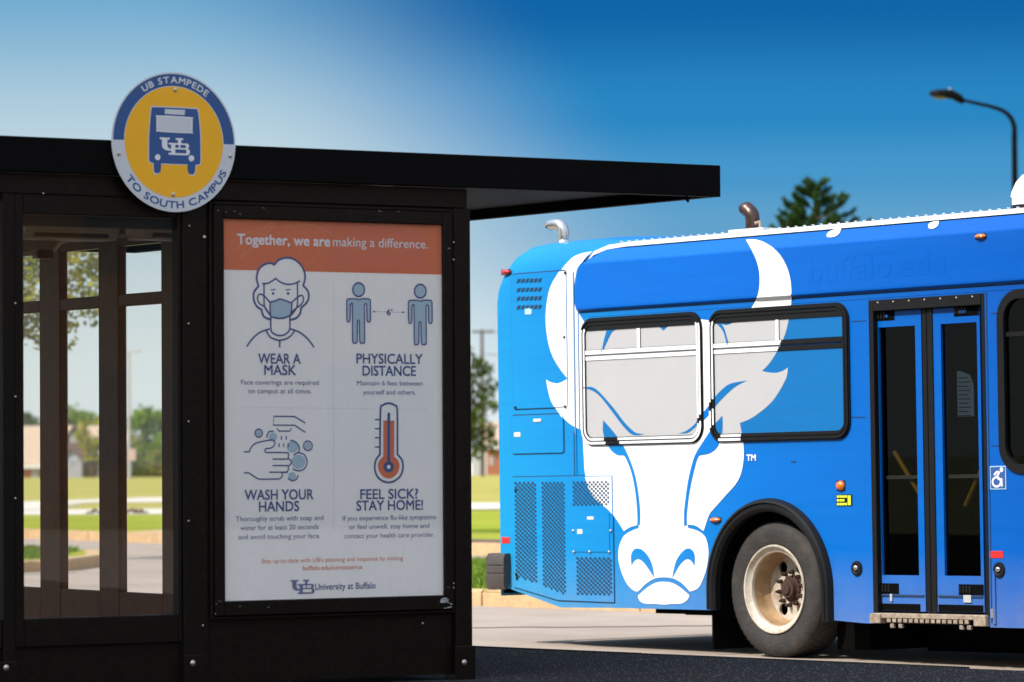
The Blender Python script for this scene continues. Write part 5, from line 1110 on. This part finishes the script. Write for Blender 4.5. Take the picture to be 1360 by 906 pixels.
def bwindow(x0, x1, zt, zb, zmid, divs, y_in=400, name='window', top_black=.0, film=True, uu=None):
    u0_, u1_ = uu if uu else (B(x0, 500)[0], B(x1, 500)[0]); r0 = .125
    bands = [(.009, .012, 0), (.018, .024, 1), (.010, .014, 0), (.017, .020, 1), (.006, .014, 0)]
    m = MB(); acc = 0; prevy = 0
    def ringp(a): 
        r = max(.02, r0-a); o = []; P = rrect(u0_+a, zb+a, u1_-a, zt-a, r, 8); 
        # subdivide straight runs
        for i in range(len(P)):
            p, q = P[i], P[(i+1) % len(P)]; L = math.hypot(q[0]-p[0], q[1]-p[1]); nn = 90 if L > .2 else 1
            for j in range(nn): o.append((p[0]+(q[0]-p[0])*j/nn, p[1]+(q[1]-p[1])*j/nn))
        return o
    for bi, (wd_, hy, wr) in enumerate(bands):
        o_, i_ = ringp(acc), ringp(acc+wd_); N = len(o_)
        nexty = bands[bi+1][1] if bi+1 < len(bands) else .004
        for j in range(N):
            a, b, c, d = o_[j], o_[(j+1) % N], i_[(j+1) % N], i_[j]; mid = ((a[0]+c[0])/2, (a[1]+c[1])/2)
            k = 'white' if (wr and film and iswhite(mid) and mid[1] < zt-.078) else 'gasket'  # frame top stays black: bare rubber with the recess shade painted in
            flat(m, [[a, b, c, d]], -hy, k); m.face([(a[0], -prevy, a[1]), (b[0], -prevy, b[1]), (b[0], -hy, b[1]), (a[0], -hy, a[1])], 'gasket')
            if hy > nexty: m.face([(d[0], -hy, d[1]), (c[0], -hy, c[1]), (c[0], -nexty, c[1]), (d[0], -nexty, d[1])], 'gasket')
        prevy = hy; acc += wd_
    wo = bp(name, m)
    a = acc; gu0, gu1, gz0_, gz1_ = u0_+a, u1_-a, zb+a, zt-a
    def bars(rect, hy, nm):
        x0_, z0_, x1_, z1_ = rect; mm = MB(); n1 = max(1, int((x1_-x0_)/.01)); n2 = max(1, int((z1_-z0_)/.01))
        for i in range(n1):
            for j in range(n2):
                q = (x0_+(x1_-x0_)*i/n1, z0_+(z1_-z0_)*j/n2, x0_+(x1_-x0_)*(i+1)/n1, z0_+(z1_-z0_)*(j+1)/n2); md = ((q[0]+q[2])/2, (q[1]+q[3])/2)
                flat(mm, [[(q[0], q[1]), (q[2], q[1]), (q[2], q[3]), (q[0], q[3])]], -hy, 'white' if film and iswhite(md) else 'gasket')
        for (p, q) in (((x0_, z0_), (x1_, z0_)), ((x1_, z1_), (x0_, z1_)), ((x0_, z1_), (x0_, z0_)), ((x1_, z0_), (x1_, z1_))): mm.face([(p[0], -hy, p[1]), (q[0], -hy, q[1]), (q[0], -.004, q[1]), (p[0], -.004, p[1])], 'gasket')
        mm.build(nm, wo)
    bars((gu0, zmid+.012, gu1, zmid+.042), .018, 'transom'); bars((gu0, zmid-.030, gu1, zmid-.002), .014, 'transom')
    if film:
        mm = MB(); mm.box((gu0, -.013, gz1_-.034), (gu1, -.010, gz1_), 'gasket'); mm.build('sash_top_shade', wo)  # black strip: sash top with the shade under the roof edge painted in
    for dv in divs: bars((dv-.016, zmid+.044, dv+.016, gz1_-.035), .016, 'divider')
    xs = [gu0]+[v for dv in divs for v in (dv-.018, dv+.018)]+[gu1]
    rects = [(gu0, gz0_, gu1, zmid-.032)]+[(xs[i], zmid+.046, xs[i+1], gz1_) for i in range(0, len(xs), 2)]
    for rc_ in rects:
        mm = MB()
        if film:
            full = [(rc_[0], rc_[1]), (rc_[2], rc_[1]), (rc_[2], rc_[3]), (rc_[0], rc_[3])]
            flat(mm, [full], -.0065, 'film_blue'); flat(mm, clip(HT, rc_[0], rc_[2], rc_[1], rc_[3]), -.0080, 'film')
            for Mk in MARKS: flat(mm, clip(tess(Mk), rc_[0], rc_[2], rc_[1], rc_[3]), -.0095, 'film_blue')
            # inner sash line
            e = .006
            for (p, q, s2, t2) in ((rc_[0]+.02, rc_[1]+.02, rc_[2]-.02, rc_[1]+.02+e), (rc_[0]+.02, rc_[3]-.02-e, rc_[2]-.02, rc_[3]-.02), (rc_[0]+.02, rc_[1]+.02, rc_[0]+.02+e, rc_[3]-.02), (rc_[2]-.02-e, rc_[1]+.02, rc_[2]-.02, rc_[3]-.02)): pass
        mm.build('pane', wo)
    return wo
wzt, wzb = 2.452, 1.513; wmid = B(850, 470)[1]
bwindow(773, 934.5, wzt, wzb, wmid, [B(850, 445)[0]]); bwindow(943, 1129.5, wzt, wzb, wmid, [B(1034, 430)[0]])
# plain dark windows farther forward
for (ua, ub_) in ((w3u0-.02, w3u1+.02),):
    m = MB(); o_ = rrect(w3u0-.03, w3z0-.03, w3u1+.03, w3z1+.03, .19, 8); i_ = rrect(w3u0+.03, w3z0+.03, w3u1-.03, w3z1-.03, .13, 8); slab(m, o_, -.014, .03, 'gasket', holes=[i_]); wo = bp('window', m)
    m = MB(); flat(m, tess(i_), .012, 'darkglass'); m.build('pane', wo); m = MB(); m.box((w3u0+.04, .0, wmid-.015), (w3u1-.04, .008, wmid+.015), 'gasket'); m.build('transom', wo)
for ua in (w3u1+.2, w3u1+1.7):
    m = MB(); o_ = rrect(ua, wzb, ua+1.35, wzt, .125, 8); i_ = rrect(ua+.05, wzb+.05, ua+1.30, wzt-.05, .08, 8); slab(m, o_, -.014, -.001, 'gasket', holes=[i_]); wo = bp('window', m); m = MB(); flat(m, tess(i_), -.004, 'bwin'); m.build('pane', wo)
# ---------------- doors
def jamb(nm, a, b, k='gasket', bev=.003): return bbox(nm, a, b, k, bev)
jamb('door_frame', (d0, -.006, .33), (d0+.045, .10, dzt-.001)); jamb('door_frame', (d1-.03, -.004, .33), (d1, .10, dzt-.001)); jamb('door_frame', (d0+.046, -.008, dzt-.075), (d1-.031, .10, dzt-.001))
for i in range(7):
    x = d0+.1+i*(d1-d0-.2)/6; m = MB(); m.ball((x, -.010, dzt-.02), .007, 'bolt', 8, 5); bp('rivet', m)
def leaf(xa, xb, ga, gb, side):
    y0 = .035; u0_, u1_ = B(xa, 600, -y0)[0], B(xb, 600, -y0)[0]; g0, g1 = B(ga, 600, -y0)[0], B(gb, 600, -y0)[0]; zt = dzt-.08; zb_ = B(1200, 803, -y0)[1]-.045; gt = 2.265; gb_ = .585
    m = MB(); slab(m, [(u0_, zb_), (u1_, zb_), (u1_, zt), (u0_, zt)], y0, y0+.04, 'wrap', holes=[[(g0, gb_), (g1, gb_), (g1, gt), (g0, gt)]])
    o = bp('door_leaf', m)
    m = MB(); flat(m, [[(g0, gb_), (g1, gb_), (g1, gt), (g0, gt)]], y0+.02, 'darkglass'); m.build('glass_pane', o)
    m = MB(); zc = B(1190, 634, -.06)[1]; m.box((g0, y0+.05, zc-.012), (g1, y0+.08, zc+.012), 'grey'); m.build('crossbar', o)
    w_ = .20
    a, b = (u0_+.004, u0_+.004+w_) if side == 0 else (u1_-.004-w_-.03, u1_-.004)
    for z0_, z1_ in ((gt+.045, gt+.115), (.46, .53)):
        m = MB(); m.box((a, y0-.003, z0_), (b, y0-.001, z1_), 'black')
        for i in range(4): m.box((a+.01+i*.03, y0-.012, z0_+.012), (a+.028+i*.03, y0-.0035, z1_-.012), 'gasket', .002)
        m.build('hinge_bracket', o)
        m = MB(); m.box((a+(.12 if side == 0 else .05), y0-.010, z0_-.05 if z0_ < 1 else z0_+.02), (a+(.14 if side == 0 else .12), y0-.0035, z0_-.001 if z0_ < 1 else z0_+.04), 'wrap' if z0_ > 1 else 'grey'); m.build('clip', o)
    m = MB(); m.box((u0_+.01, y0-.008, zb_+.10), (u1_-.01, y0-.001, zb_+.112), 'line'); m.box((u0_+.01, y0-.005, zb_+.002), (u1_-.05 if side == 0 else u1_-.01, y0-.001, zb_+.05), 'black'); m.build('kick_strip', o)
    return g0, g1
gA = leaf(1163, 1226, 1169, 1218, 0); gB = leaf(1242, 1304, 1252, 1300, 1)
uc = B(1234, 600, -.03)[0]
bbox('door_seal', (B(1227, 600, -.03)[0], .030, .33), (uc-.01, .075, dzt-.08), 'gasket'); bbox('door_seal', (uc+.0, .026, .33), (B(1241, 600, -.03)[0], .075, dzt-.08), 'gasket')
# grab rails and a notice inside the door
m = MB(); m.tube([(gA[0]+.05, .12, 1.42), (gA[1]-.0, .12, 1.05)], .016, 'railY', 8); bp('grab_rail', m); m = MB(); m.tube([(gB[1]-.0, .12, 1.38), (gB[0]+.12, .12, 1.05)], .016, 'railY', 8); bp('grab_rail', m)
m = MB(); a, zt = B(1273, 493, -.09); b, zb_ = B(1296, 553, -.09); flat(m, tess([(a, zb_), (b, zb_), (b, zt-.10), (b-.03, zt-.03), (a+.03, zt), (a, zt)]), .075, 'plabel')
for i in range(10): flat(m, [[(a+.01, zt-.05-i*.028), (b-.05+.02*(i % 2), zt-.05-i*.028), (b-.05+.02*(i % 2), zt-.044-i*.028), (a+.01, zt-.044-i*.028)]], .0745, 'line')
bp('notice', m)
# threshold with fold-out ramp edge
za, zb_ = B(1230, 815)[1], B(1230, 829)[1]
bbox('threshold', (d0+.02, -.03, za-.035), (d1-.02, .30, za-.002), 'steel'); m = MB()
for i in range(15): x = d0+.16+i*(d1-d0-.36)/14; m.box((x, -.036, za-.062), (x+.035, -.028, za-.038), 'steel', .002)
bp('ramp_slots', m, kind='stuff'); bbox('ramp_edge', (d0+.14, -.027, za-.068), (d1-.16, .2, za-.037), 'gasket'); bbox('ramp_hinge', (d0-.005, -.04, za-.07), (d0+.10, .05, za-.006), 'steel'); bbox('ramp_hinge', (d1-.12, -.035, za-.075), (d1-.01, .05, za-.006), 'steel')
for x in (d0+.18, d0+.26, d1-.26, d1-.19): bbox('ramp_roller', (x, -.03, za-.10), (x+.035, .0, za-.07), 'bolt', .006)
# body gap lines and panels
def gline(name, pts, wd_=.007, y=-.0042, k='line', closed=False, parent=bus): m = MB(); ribbon(m, pts, wd_, y, k, closed, ends=False); return bp(name, m, parent)
us = B(764, 500)[0]
m = MB(); m.box((us-.008, -.0065, B(762, 632)[1]), (us+.008, .0, 2.80), 'wrap'); m.box((us-.003, -.0085, 1.6), (us+.003, -.0066, 2.80), 'lineW'); bp('tail_seam', m)
m = MB(); ribbon(m, [(us-.02, B(762, 632)[1]), (us-.02, 1.62)], .008, -.0042, 'line'); bp('panel_gap', m)
def panel(name, P, k='wrap', y=.0062, **kw):
    m = MB(); slab(m, P, -y, -.0005, k); o = bp(name, m, **kw); ribbon_m = MB(); ribbon(ribbon_m, P, .017, -.0022, 'line', True); ribbon_m.build('panel_gap', o); return o
def wpanel(name, P, y):
    """panel in the wrap print: blue plate plus its piece of the white emblem"""
    o = panel(name, P, y=y); x0_, x1_ = min(p[0] for p in P)+.004, max(p[0] for p in P)-.004; z0_, z1_ = min(p[1] for p in P)+.004, max(p[1] for p in P)-.004
    m = MB(); flat(m, clip(HT, x0_, x1_, z0_, z1_), -y-.0015, 'white')
    if m.f: m.build('emblem_piece', o)
    return o
a, b = B(681, 450)[0], B(754, 450)[0]; eng = wpanel('engine_door', rrect(a, B(690, 543)[1], b, B(720, 362)[1], .03), .008)
for x, y in ((752, 362.5), (751, 448), (752, 540), (686, 541)):
    u, z = B(x, y); m = MB(); m.ball((u, -.011, z), .011, 'gasket', 8, 5); m.build('latch', eng)
for i in range(4):
    for j in range(6):
        x = 687.5+j*5.6; y = 373.5+i*11.6-.028*(x-687)+(0 if i else -.5); P = [B(x, y+2.5), B(x+3.6, y+1.8), B(x+5.2, y-2.6), B(x+1.8, y-2.2)]; m = MB(); slab(m, P, -.013, -.009, 'holes'); m.build('louvre', eng)
u, z = B(703, 413.5); m = MB(); m.box((u-.04, -.0115, z-.024), (u+.04, -.0095, z+.024), 'plabel'); m.build('label', eng)
a, b = B(681, 577)[0], B(749, 577)[0]; sd = wpanel('service_door', rrect(a, B(690, 602.5)[1], b, B(720, 551)[1], .02), .008)
u, z = B(715, 558.5); m = MB(); m.box((u-.045, -.014, z-.012), (u+.045, -.0085, z+.012), 'label', .003); m.build('latch', sd); u, z = B(688, 577); m = MB(); m.box((u-.035, -.0105, z-.018), (u+.04, -.0085, z+.016), 'label'); m.build('label', sd)
# grille panel
GP = [B(681.5, 634), B(814, 631.5), B(816.5, 800), B(742, 797), B(684, 779.5)]
gp = wpanel('grille_panel', GP, .008) if False else panel('grille_panel', GP, y=.008)
tri = split(split(HT, 0, GP[1][0]-.006)[0], 1, GP[0][1]-.006)[0]; tri = split(tri, 1, B(800, 700)[1])[1]; m = MB(); flat(m, tri, -.0095, 'white'); m.build('emblem_piece', gp)
def screen(x0, x1, y0, y1, slant=None):
    ua, zt = B(x0, (y0+y1)/2)[0], B((x0+x1)/2, y0)[1]; ub_, zb_ = B(x1, (y0+y1)/2)[0], B((x0+x1)/2, y1)[1]; pu = .0475; nc = max(2, round((ub_-ua)/pu)); pu = (ub_-ua)/nc; rh = .0163; nr = int((zt-zb_)/rh); m = MB()
    for r_ in range(nr):
        z = zt-rh*(r_+.5)
        for c in range(nc if r_ % 2 else nc+0):
            u = ua+pu*(c+.5+(.5 if r_ % 2 else 0))-pu*.25
            if slant and z < slant(u): continue
            flat(m, [[(u-pu*.30, z), (u-pu*.12, z-rh*.56), (u+pu*.12, z-rh*.56), (u+pu*.30, z), (u+pu*.12, z+rh*.56), (u-pu*.12, z+rh*.56)]], -.0112, 'holes')
    m.build('perforated_screen', gp, kind='stuff')
p1, p2 = B(684, 764), B(752, 789); sl_ = lambda u: p1[1]+(p2[1]-p1[1])*(u-p1[0])/(p2[0]-p1[0])
screen(685.5, 714, 640, 778, sl_); screen(721.5, 752, 640, 792, sl_); screen(762, 810.5, 639, 673); screen(767, 814, 740, 791)
ad = MB(); a, b = B(764, 706)[0], B(811, 706)[0]; slab(ad, rrect(a, B(785, 733)[1], b, B(785, 681)[1], .015), -.013, -.0085, 'wrap'); ado = ad.build('access_door', gp)
for x, y, w_, h_ in ((786, 688, .075, .022), (772, 706, .06, .034)): u, z = B(x, y); m = MB(); m.box((u-w_/2, -.0145, z-h_/2), (u+w_/2, -.0132, z+h_/2), 'label'); m.build('label', ado)
for x, y in ((763.5, 705), (813, 705), (764, 733), (785, 733), (811, 733)): u, z = B(x, y); m = MB(); m.ball((u, -.014, z), .010, 'bolt', 8, 5); m.build('screw', ado)
for x, y in ((686, 652), (687, 763), (688, 768)): u, z = B(x, y); m = MB(); m.box((u-.012, -.0125, z-.014), (u+.012, -.0085, z+.014), 'gasket', .002); m.build('hinge', gp)
gline('panel_gap', [B(684, 779.8), B(742, 797.4), B(816, 800.2)], .010, -.0046); 
# small fittings
def dome(name, x, y, rx, rz, k, dep=.03, base='gasket'):
    u, z = B(x, y); yo = -bus_off(u, z); m = MB(); m.ball((u, yo-.004, z), (rx, dep, rz), k, 16, 8); m.box((u-rx*1.05, yo-.006, z-rz*1.05), (u+rx*1.05, yo, z+rz*1.05), base, .003); return bp(name, m, smooth=True)
dome('marker_lamp', 672.5, 361.5, .055, .020, 'red'); dome('marker_lamp', 1303, 314, .05, .017, 'amber'); dome('marker_lamp', 951, 690.5, .055, .017, 'amber'); dome('marker_lamp', 1117.3, 645, .04, .034, 'amber')
for x, y in ((1138.5, 755), (1327.5, 757)):
    u, z = B(x, y); m = MB(); m.lathe((u, 0, z), (0, -1, 0), [(.052, -.001), (.050, .010), (.036, .012), (.030, .006), (.001, .004)], 'gasket', 24); o = bp('floor_lamp', m, smooth=True); m = MB(); m.ball((u-.01, -.008, z+.004), (.022, .012, .018), 'chrome', 10, 6); m.build('lens', o, smooth=True)
def plate(name, x0, y0, x1, y1, k, h=.004): (a, zt), (b, zb_) = B(x0, (y0+y1)/2), B(x1, (y0+y1)/2); zt = B((x0+x1)/2, y0)[1]; zb_ = B((x0+x1)/2, y1)[1]; m = MB(); m.box((a, -h, zb_), (b, -.0005, zt), k); return bp(name, m), (a, b, zb_, zt)
plate('reflector', 666.5, 713.5, 677.5, 721.5, 'redref'); plate('reflector', 1315, 732, 1332.5, 741, 'redref')
o, (a, b, z0_, z1_) = plate('sticker', 1111.5, 657, 1132, 672, 'gasket'); m = MB()
for i in range(3):
    zc = z1_-(z1_-z0_)*(i+.5)/3
    for j in range(4):
        if j == 3 and i == 1: continue
        m.box((a+.006+(b-a-.05)*j/4, -.0055, zc-.008), (a+.003+(b-a-.05)*(j+1)/4, -.0042, zc+.008), 'yellow')
m.box((b-.040, -.0055, z0_+.006), (b-.010, -.0042, z1_-.006), 'yellow'); m.build('sticker_print', o)
o, (a, b, z0_, z1_) = plate('access_sign', 1315.5, 619, 1336.5, 650, 'plabel'); m = MB(); m.box((a+.006, -.005, z0_+.006), (b-.006, -.0042, z1_-.006), 'signB'); m.build('panel', o)
m = MB(); W2 = b-a; H2 = z1_-z0_; T = lambda x, y: (a+W2*x, z1_-H2*y)
ribbon(m, [T(*p) for p in [(.22+.26*math.cos(R(t))+.20, .68+.20*math.sin(R(t))) for t in range(0, 360, 20)]], .014, -.0056, 'signW', True)
ribbon(m, [T(.70, .62), (T(.70, .62)[0], T(.70, .62)[1])], .001, -.0056, 'signW', ends=False)
for L_ in ([(.60, .28), (.45, .45), (.55, .56), (.74, .56), (.74, .84)], [(.30, .36), (.44, .25), (.60, .28)]): ribbon(m, [T(*p) for p in L_], .016, -.0057, 'signW')
c = T(.74, .16); flat(m, [circ(c[0], c[1], .016, 12)], -.0056, 'signW'); m.build('wheelchair_symbol', o)
a, zq = B(992.5, 612); b, _ = B(1004.5, 612); m = MB(); put_text(m, 'TM', a, b, zq, .045, -.006, 'white', bold=.03); bp('lettering', m)
# faint ghost of old lettering on the cove
m = MB(); a, zq = B(1075, 360); b, _ = B(1255, 352)
mg = wrapmat('ghost_letters', (.0, .124, .517), (.0, .109, .467), (.0, .0772, .367)); MT['ghost'] = mg
put_text(m, 'buffalo.edu', a, b, 2.60, .17, -.0312, 'ghost', bold=.02); bp('faded_lettering', m)
gline('panel_gap', [(B(1313.5, 600)[0], .28), (B(1313.5, 600)[0], 2.46)], .008); gline('panel_gap', [B(1131, 427), B(1150, 425.5)], .004); gline('panel_gap', [B(1131, 554), B(1150, 554)], .004); gline('panel_gap', [B(1316, 416), B(1328, 415)], .004); gline('panel_gap', [B(1316, 592), B(1328, 592)], .004)
bbox('drip_rail', (d1+.035, -.012, .27), (d1+.06, -.001, .62), 'wrap'); u, z = B(1319, 815); bbox('clip', (u-.01, -.016, z-.03), (u+.012, -.001, z+.03), 'bolt')
u, z = B(1055, 613); bbox('scuff', (u-.03, -.0035, z-.005), (u+.02, -.0005, z+.003), 'line', bev=0)
# rear bumper, wraps round the tail
a, zt = B(678, 735); _, zb_ = B(678, 782); pts = [(a, -.035), (UR-.02, -.035), (UR-.10, -.02), (UR-.17, .06), (UR-.18, .20), (UR-.18, WID-.2), (UR-.17, WID-.06), (UR-.10, WID+.02), (UR-.02, WID+.035), (a, WID+.035)]
cs = [(0, zb_+.0), (.02, zb_-.005), (.035, zb_+.03), (.035, zb_+.105), (.028, zb_+.110), (.028, zb_+.118), (.035, zb_+.122), (.035, zb_+.165), (.028, zb_+.17), (.028, zb_+.178), (.035, zb_+.182), (.032, zt-.03), (.015, zt), (-.05, zt)]
rg = []
for i, p in enumerate(pts):
    q0_, q1_ = pts[max(0, i-1)], pts[min(len(pts)-1, i+1)]; dx, dy = q1_[0]-q0_[0], q1_[1]-q0_[1]; q = math.hypot(dx, dy); nx, ny = dy/q, -dx/q
    rg.append([(p[0]+nx*(-o_), p[1]+ny*(-o_), z) for o_, z in cs]) if False else rg.append([(p[0]-nx*-1*o_*0+ (dy/q)*o_*-1*-1, p[1]-(dx/q)*o_, z) for o_, z in cs])
# outward normal: for a path running towards -X along y=-.035 outward is -Y
rg = []
for i, p in enumerate(pts):
    q0_, q1_ = pts[max(0, i-1)], pts[min(len(pts)-1, i+1)]; dx, dy = q1_[0]-q0_[0], q1_[1]-q0_[1]; q = math.hypot(dx, dy); ox, oy = -dy/q, dx/q
    rg.append([(p[0]+ox*o_, p[1]+oy*o_, z) for o_, z in cs])
k_ = len(cs); m = MB(); m.mesh([v for r_ in rg for v in r_], [(i*k_+j, i*k_+j+1, (i+1)*k_+j+1, (i+1)*k_+j) for i in range(len(rg)-1) for j in range(k_-1)], 'bumper'); m.face([v for v in rg[0]], 'bumper'); m.face([v for v in rg[-1]][::-1], 'bumper'); bp('bumper', m, smooth=True)
m = MB(); m.box((UR+.01, .02, .42), (UR+.05, WID-.02, .62), 'black'); bp('tail_lower_panel', m)
# exhausts and roof unit
def pipe(x, yb, yt, tipx, tipy, k, r, depth, name, lab=None):
    def A(px, py):
        q = hit(px, py, bO+bY*depth, bY)-bO; return Vector((q.dot(bX), depth, q.dot(bZ)))
    pts = [A(*p) for p in cat_rom([(x, yb+22), (x, yb), (x, yt+12), (x-1.5, yt+3), (x-6, yt-2), (tipx+3, tipy-1), (tipx, tipy+1.5)], closed=False, n=4)]
    m = MB(); m.tube(pts, r, k, 16, caps=False); m.tube(list(reversed(pts)), r*.9, 'black', 16, caps=False); o = bp(name, m, smooth=True, label=lab); return A, o
A, o = pipe(748.5, 318, 300, 729, 299.5, 'chrome', .042, .40, 'exhaust_pipe', 'shiny steel exhaust elbow on the tail'); p = A(749, 321); m = MB(); m.lathe(p, (0, 0, 1), [(.055, -.06), (.05, 0), (.043, .01)], 'chrome', 16); m.build('collar', o, smooth=True)
A, o = pipe(999.5, 302, 281, 988.5, 278.5, 'rustpipe', .052, .35, 'exhaust_pipe', 'brown heat-stained exhaust stack on the roof'); p = A(1001, 301); m = MB(); m.lathe(p, (0, 0, 1), [(.07, -.10), (.07, -.02), (.054, -.01)], 'rustpipe', 16); m.box((p.x-.16, p.y-.1, p.z-.05), (p.x+.2, p.y+.1, p.z-.02), 'rail'); m.tube([p+Vector((.05, -.03, .02)), p+Vector((.10, -.03, .03)), p+Vector((.10, -.03, -.03))], .012, 'steel', 6); m.build('collar', o, smooth=True)
ua = Bp(1344, 275, -.35)[0]; zz = 3.03; m = MB(); pr = [(ua, zz+.02), (ua, zz+.07), (ua-.012, zz+.075), (ua+.0, zz+.11), (ua+.04, zz+.17), (ua+.10, zz+.215), (ua+.2, zz+.235), (ua+2.0, zz+.235), (ua+2.2, zz+.15), (ua+2.22, zz+.02)]
m2 = MB(); slab(m, pr, .35, 2.2, 'acwhite'); m.face([(p[0], 2.2, p[1]) for p in pr][::-1], 'acwhite'); bp('air_conditioner', m); bbox('air_conditioner_base', (ua+.03, .33, 2.97), (ua+2.1, 2.15, zz+.018), 'gasket')
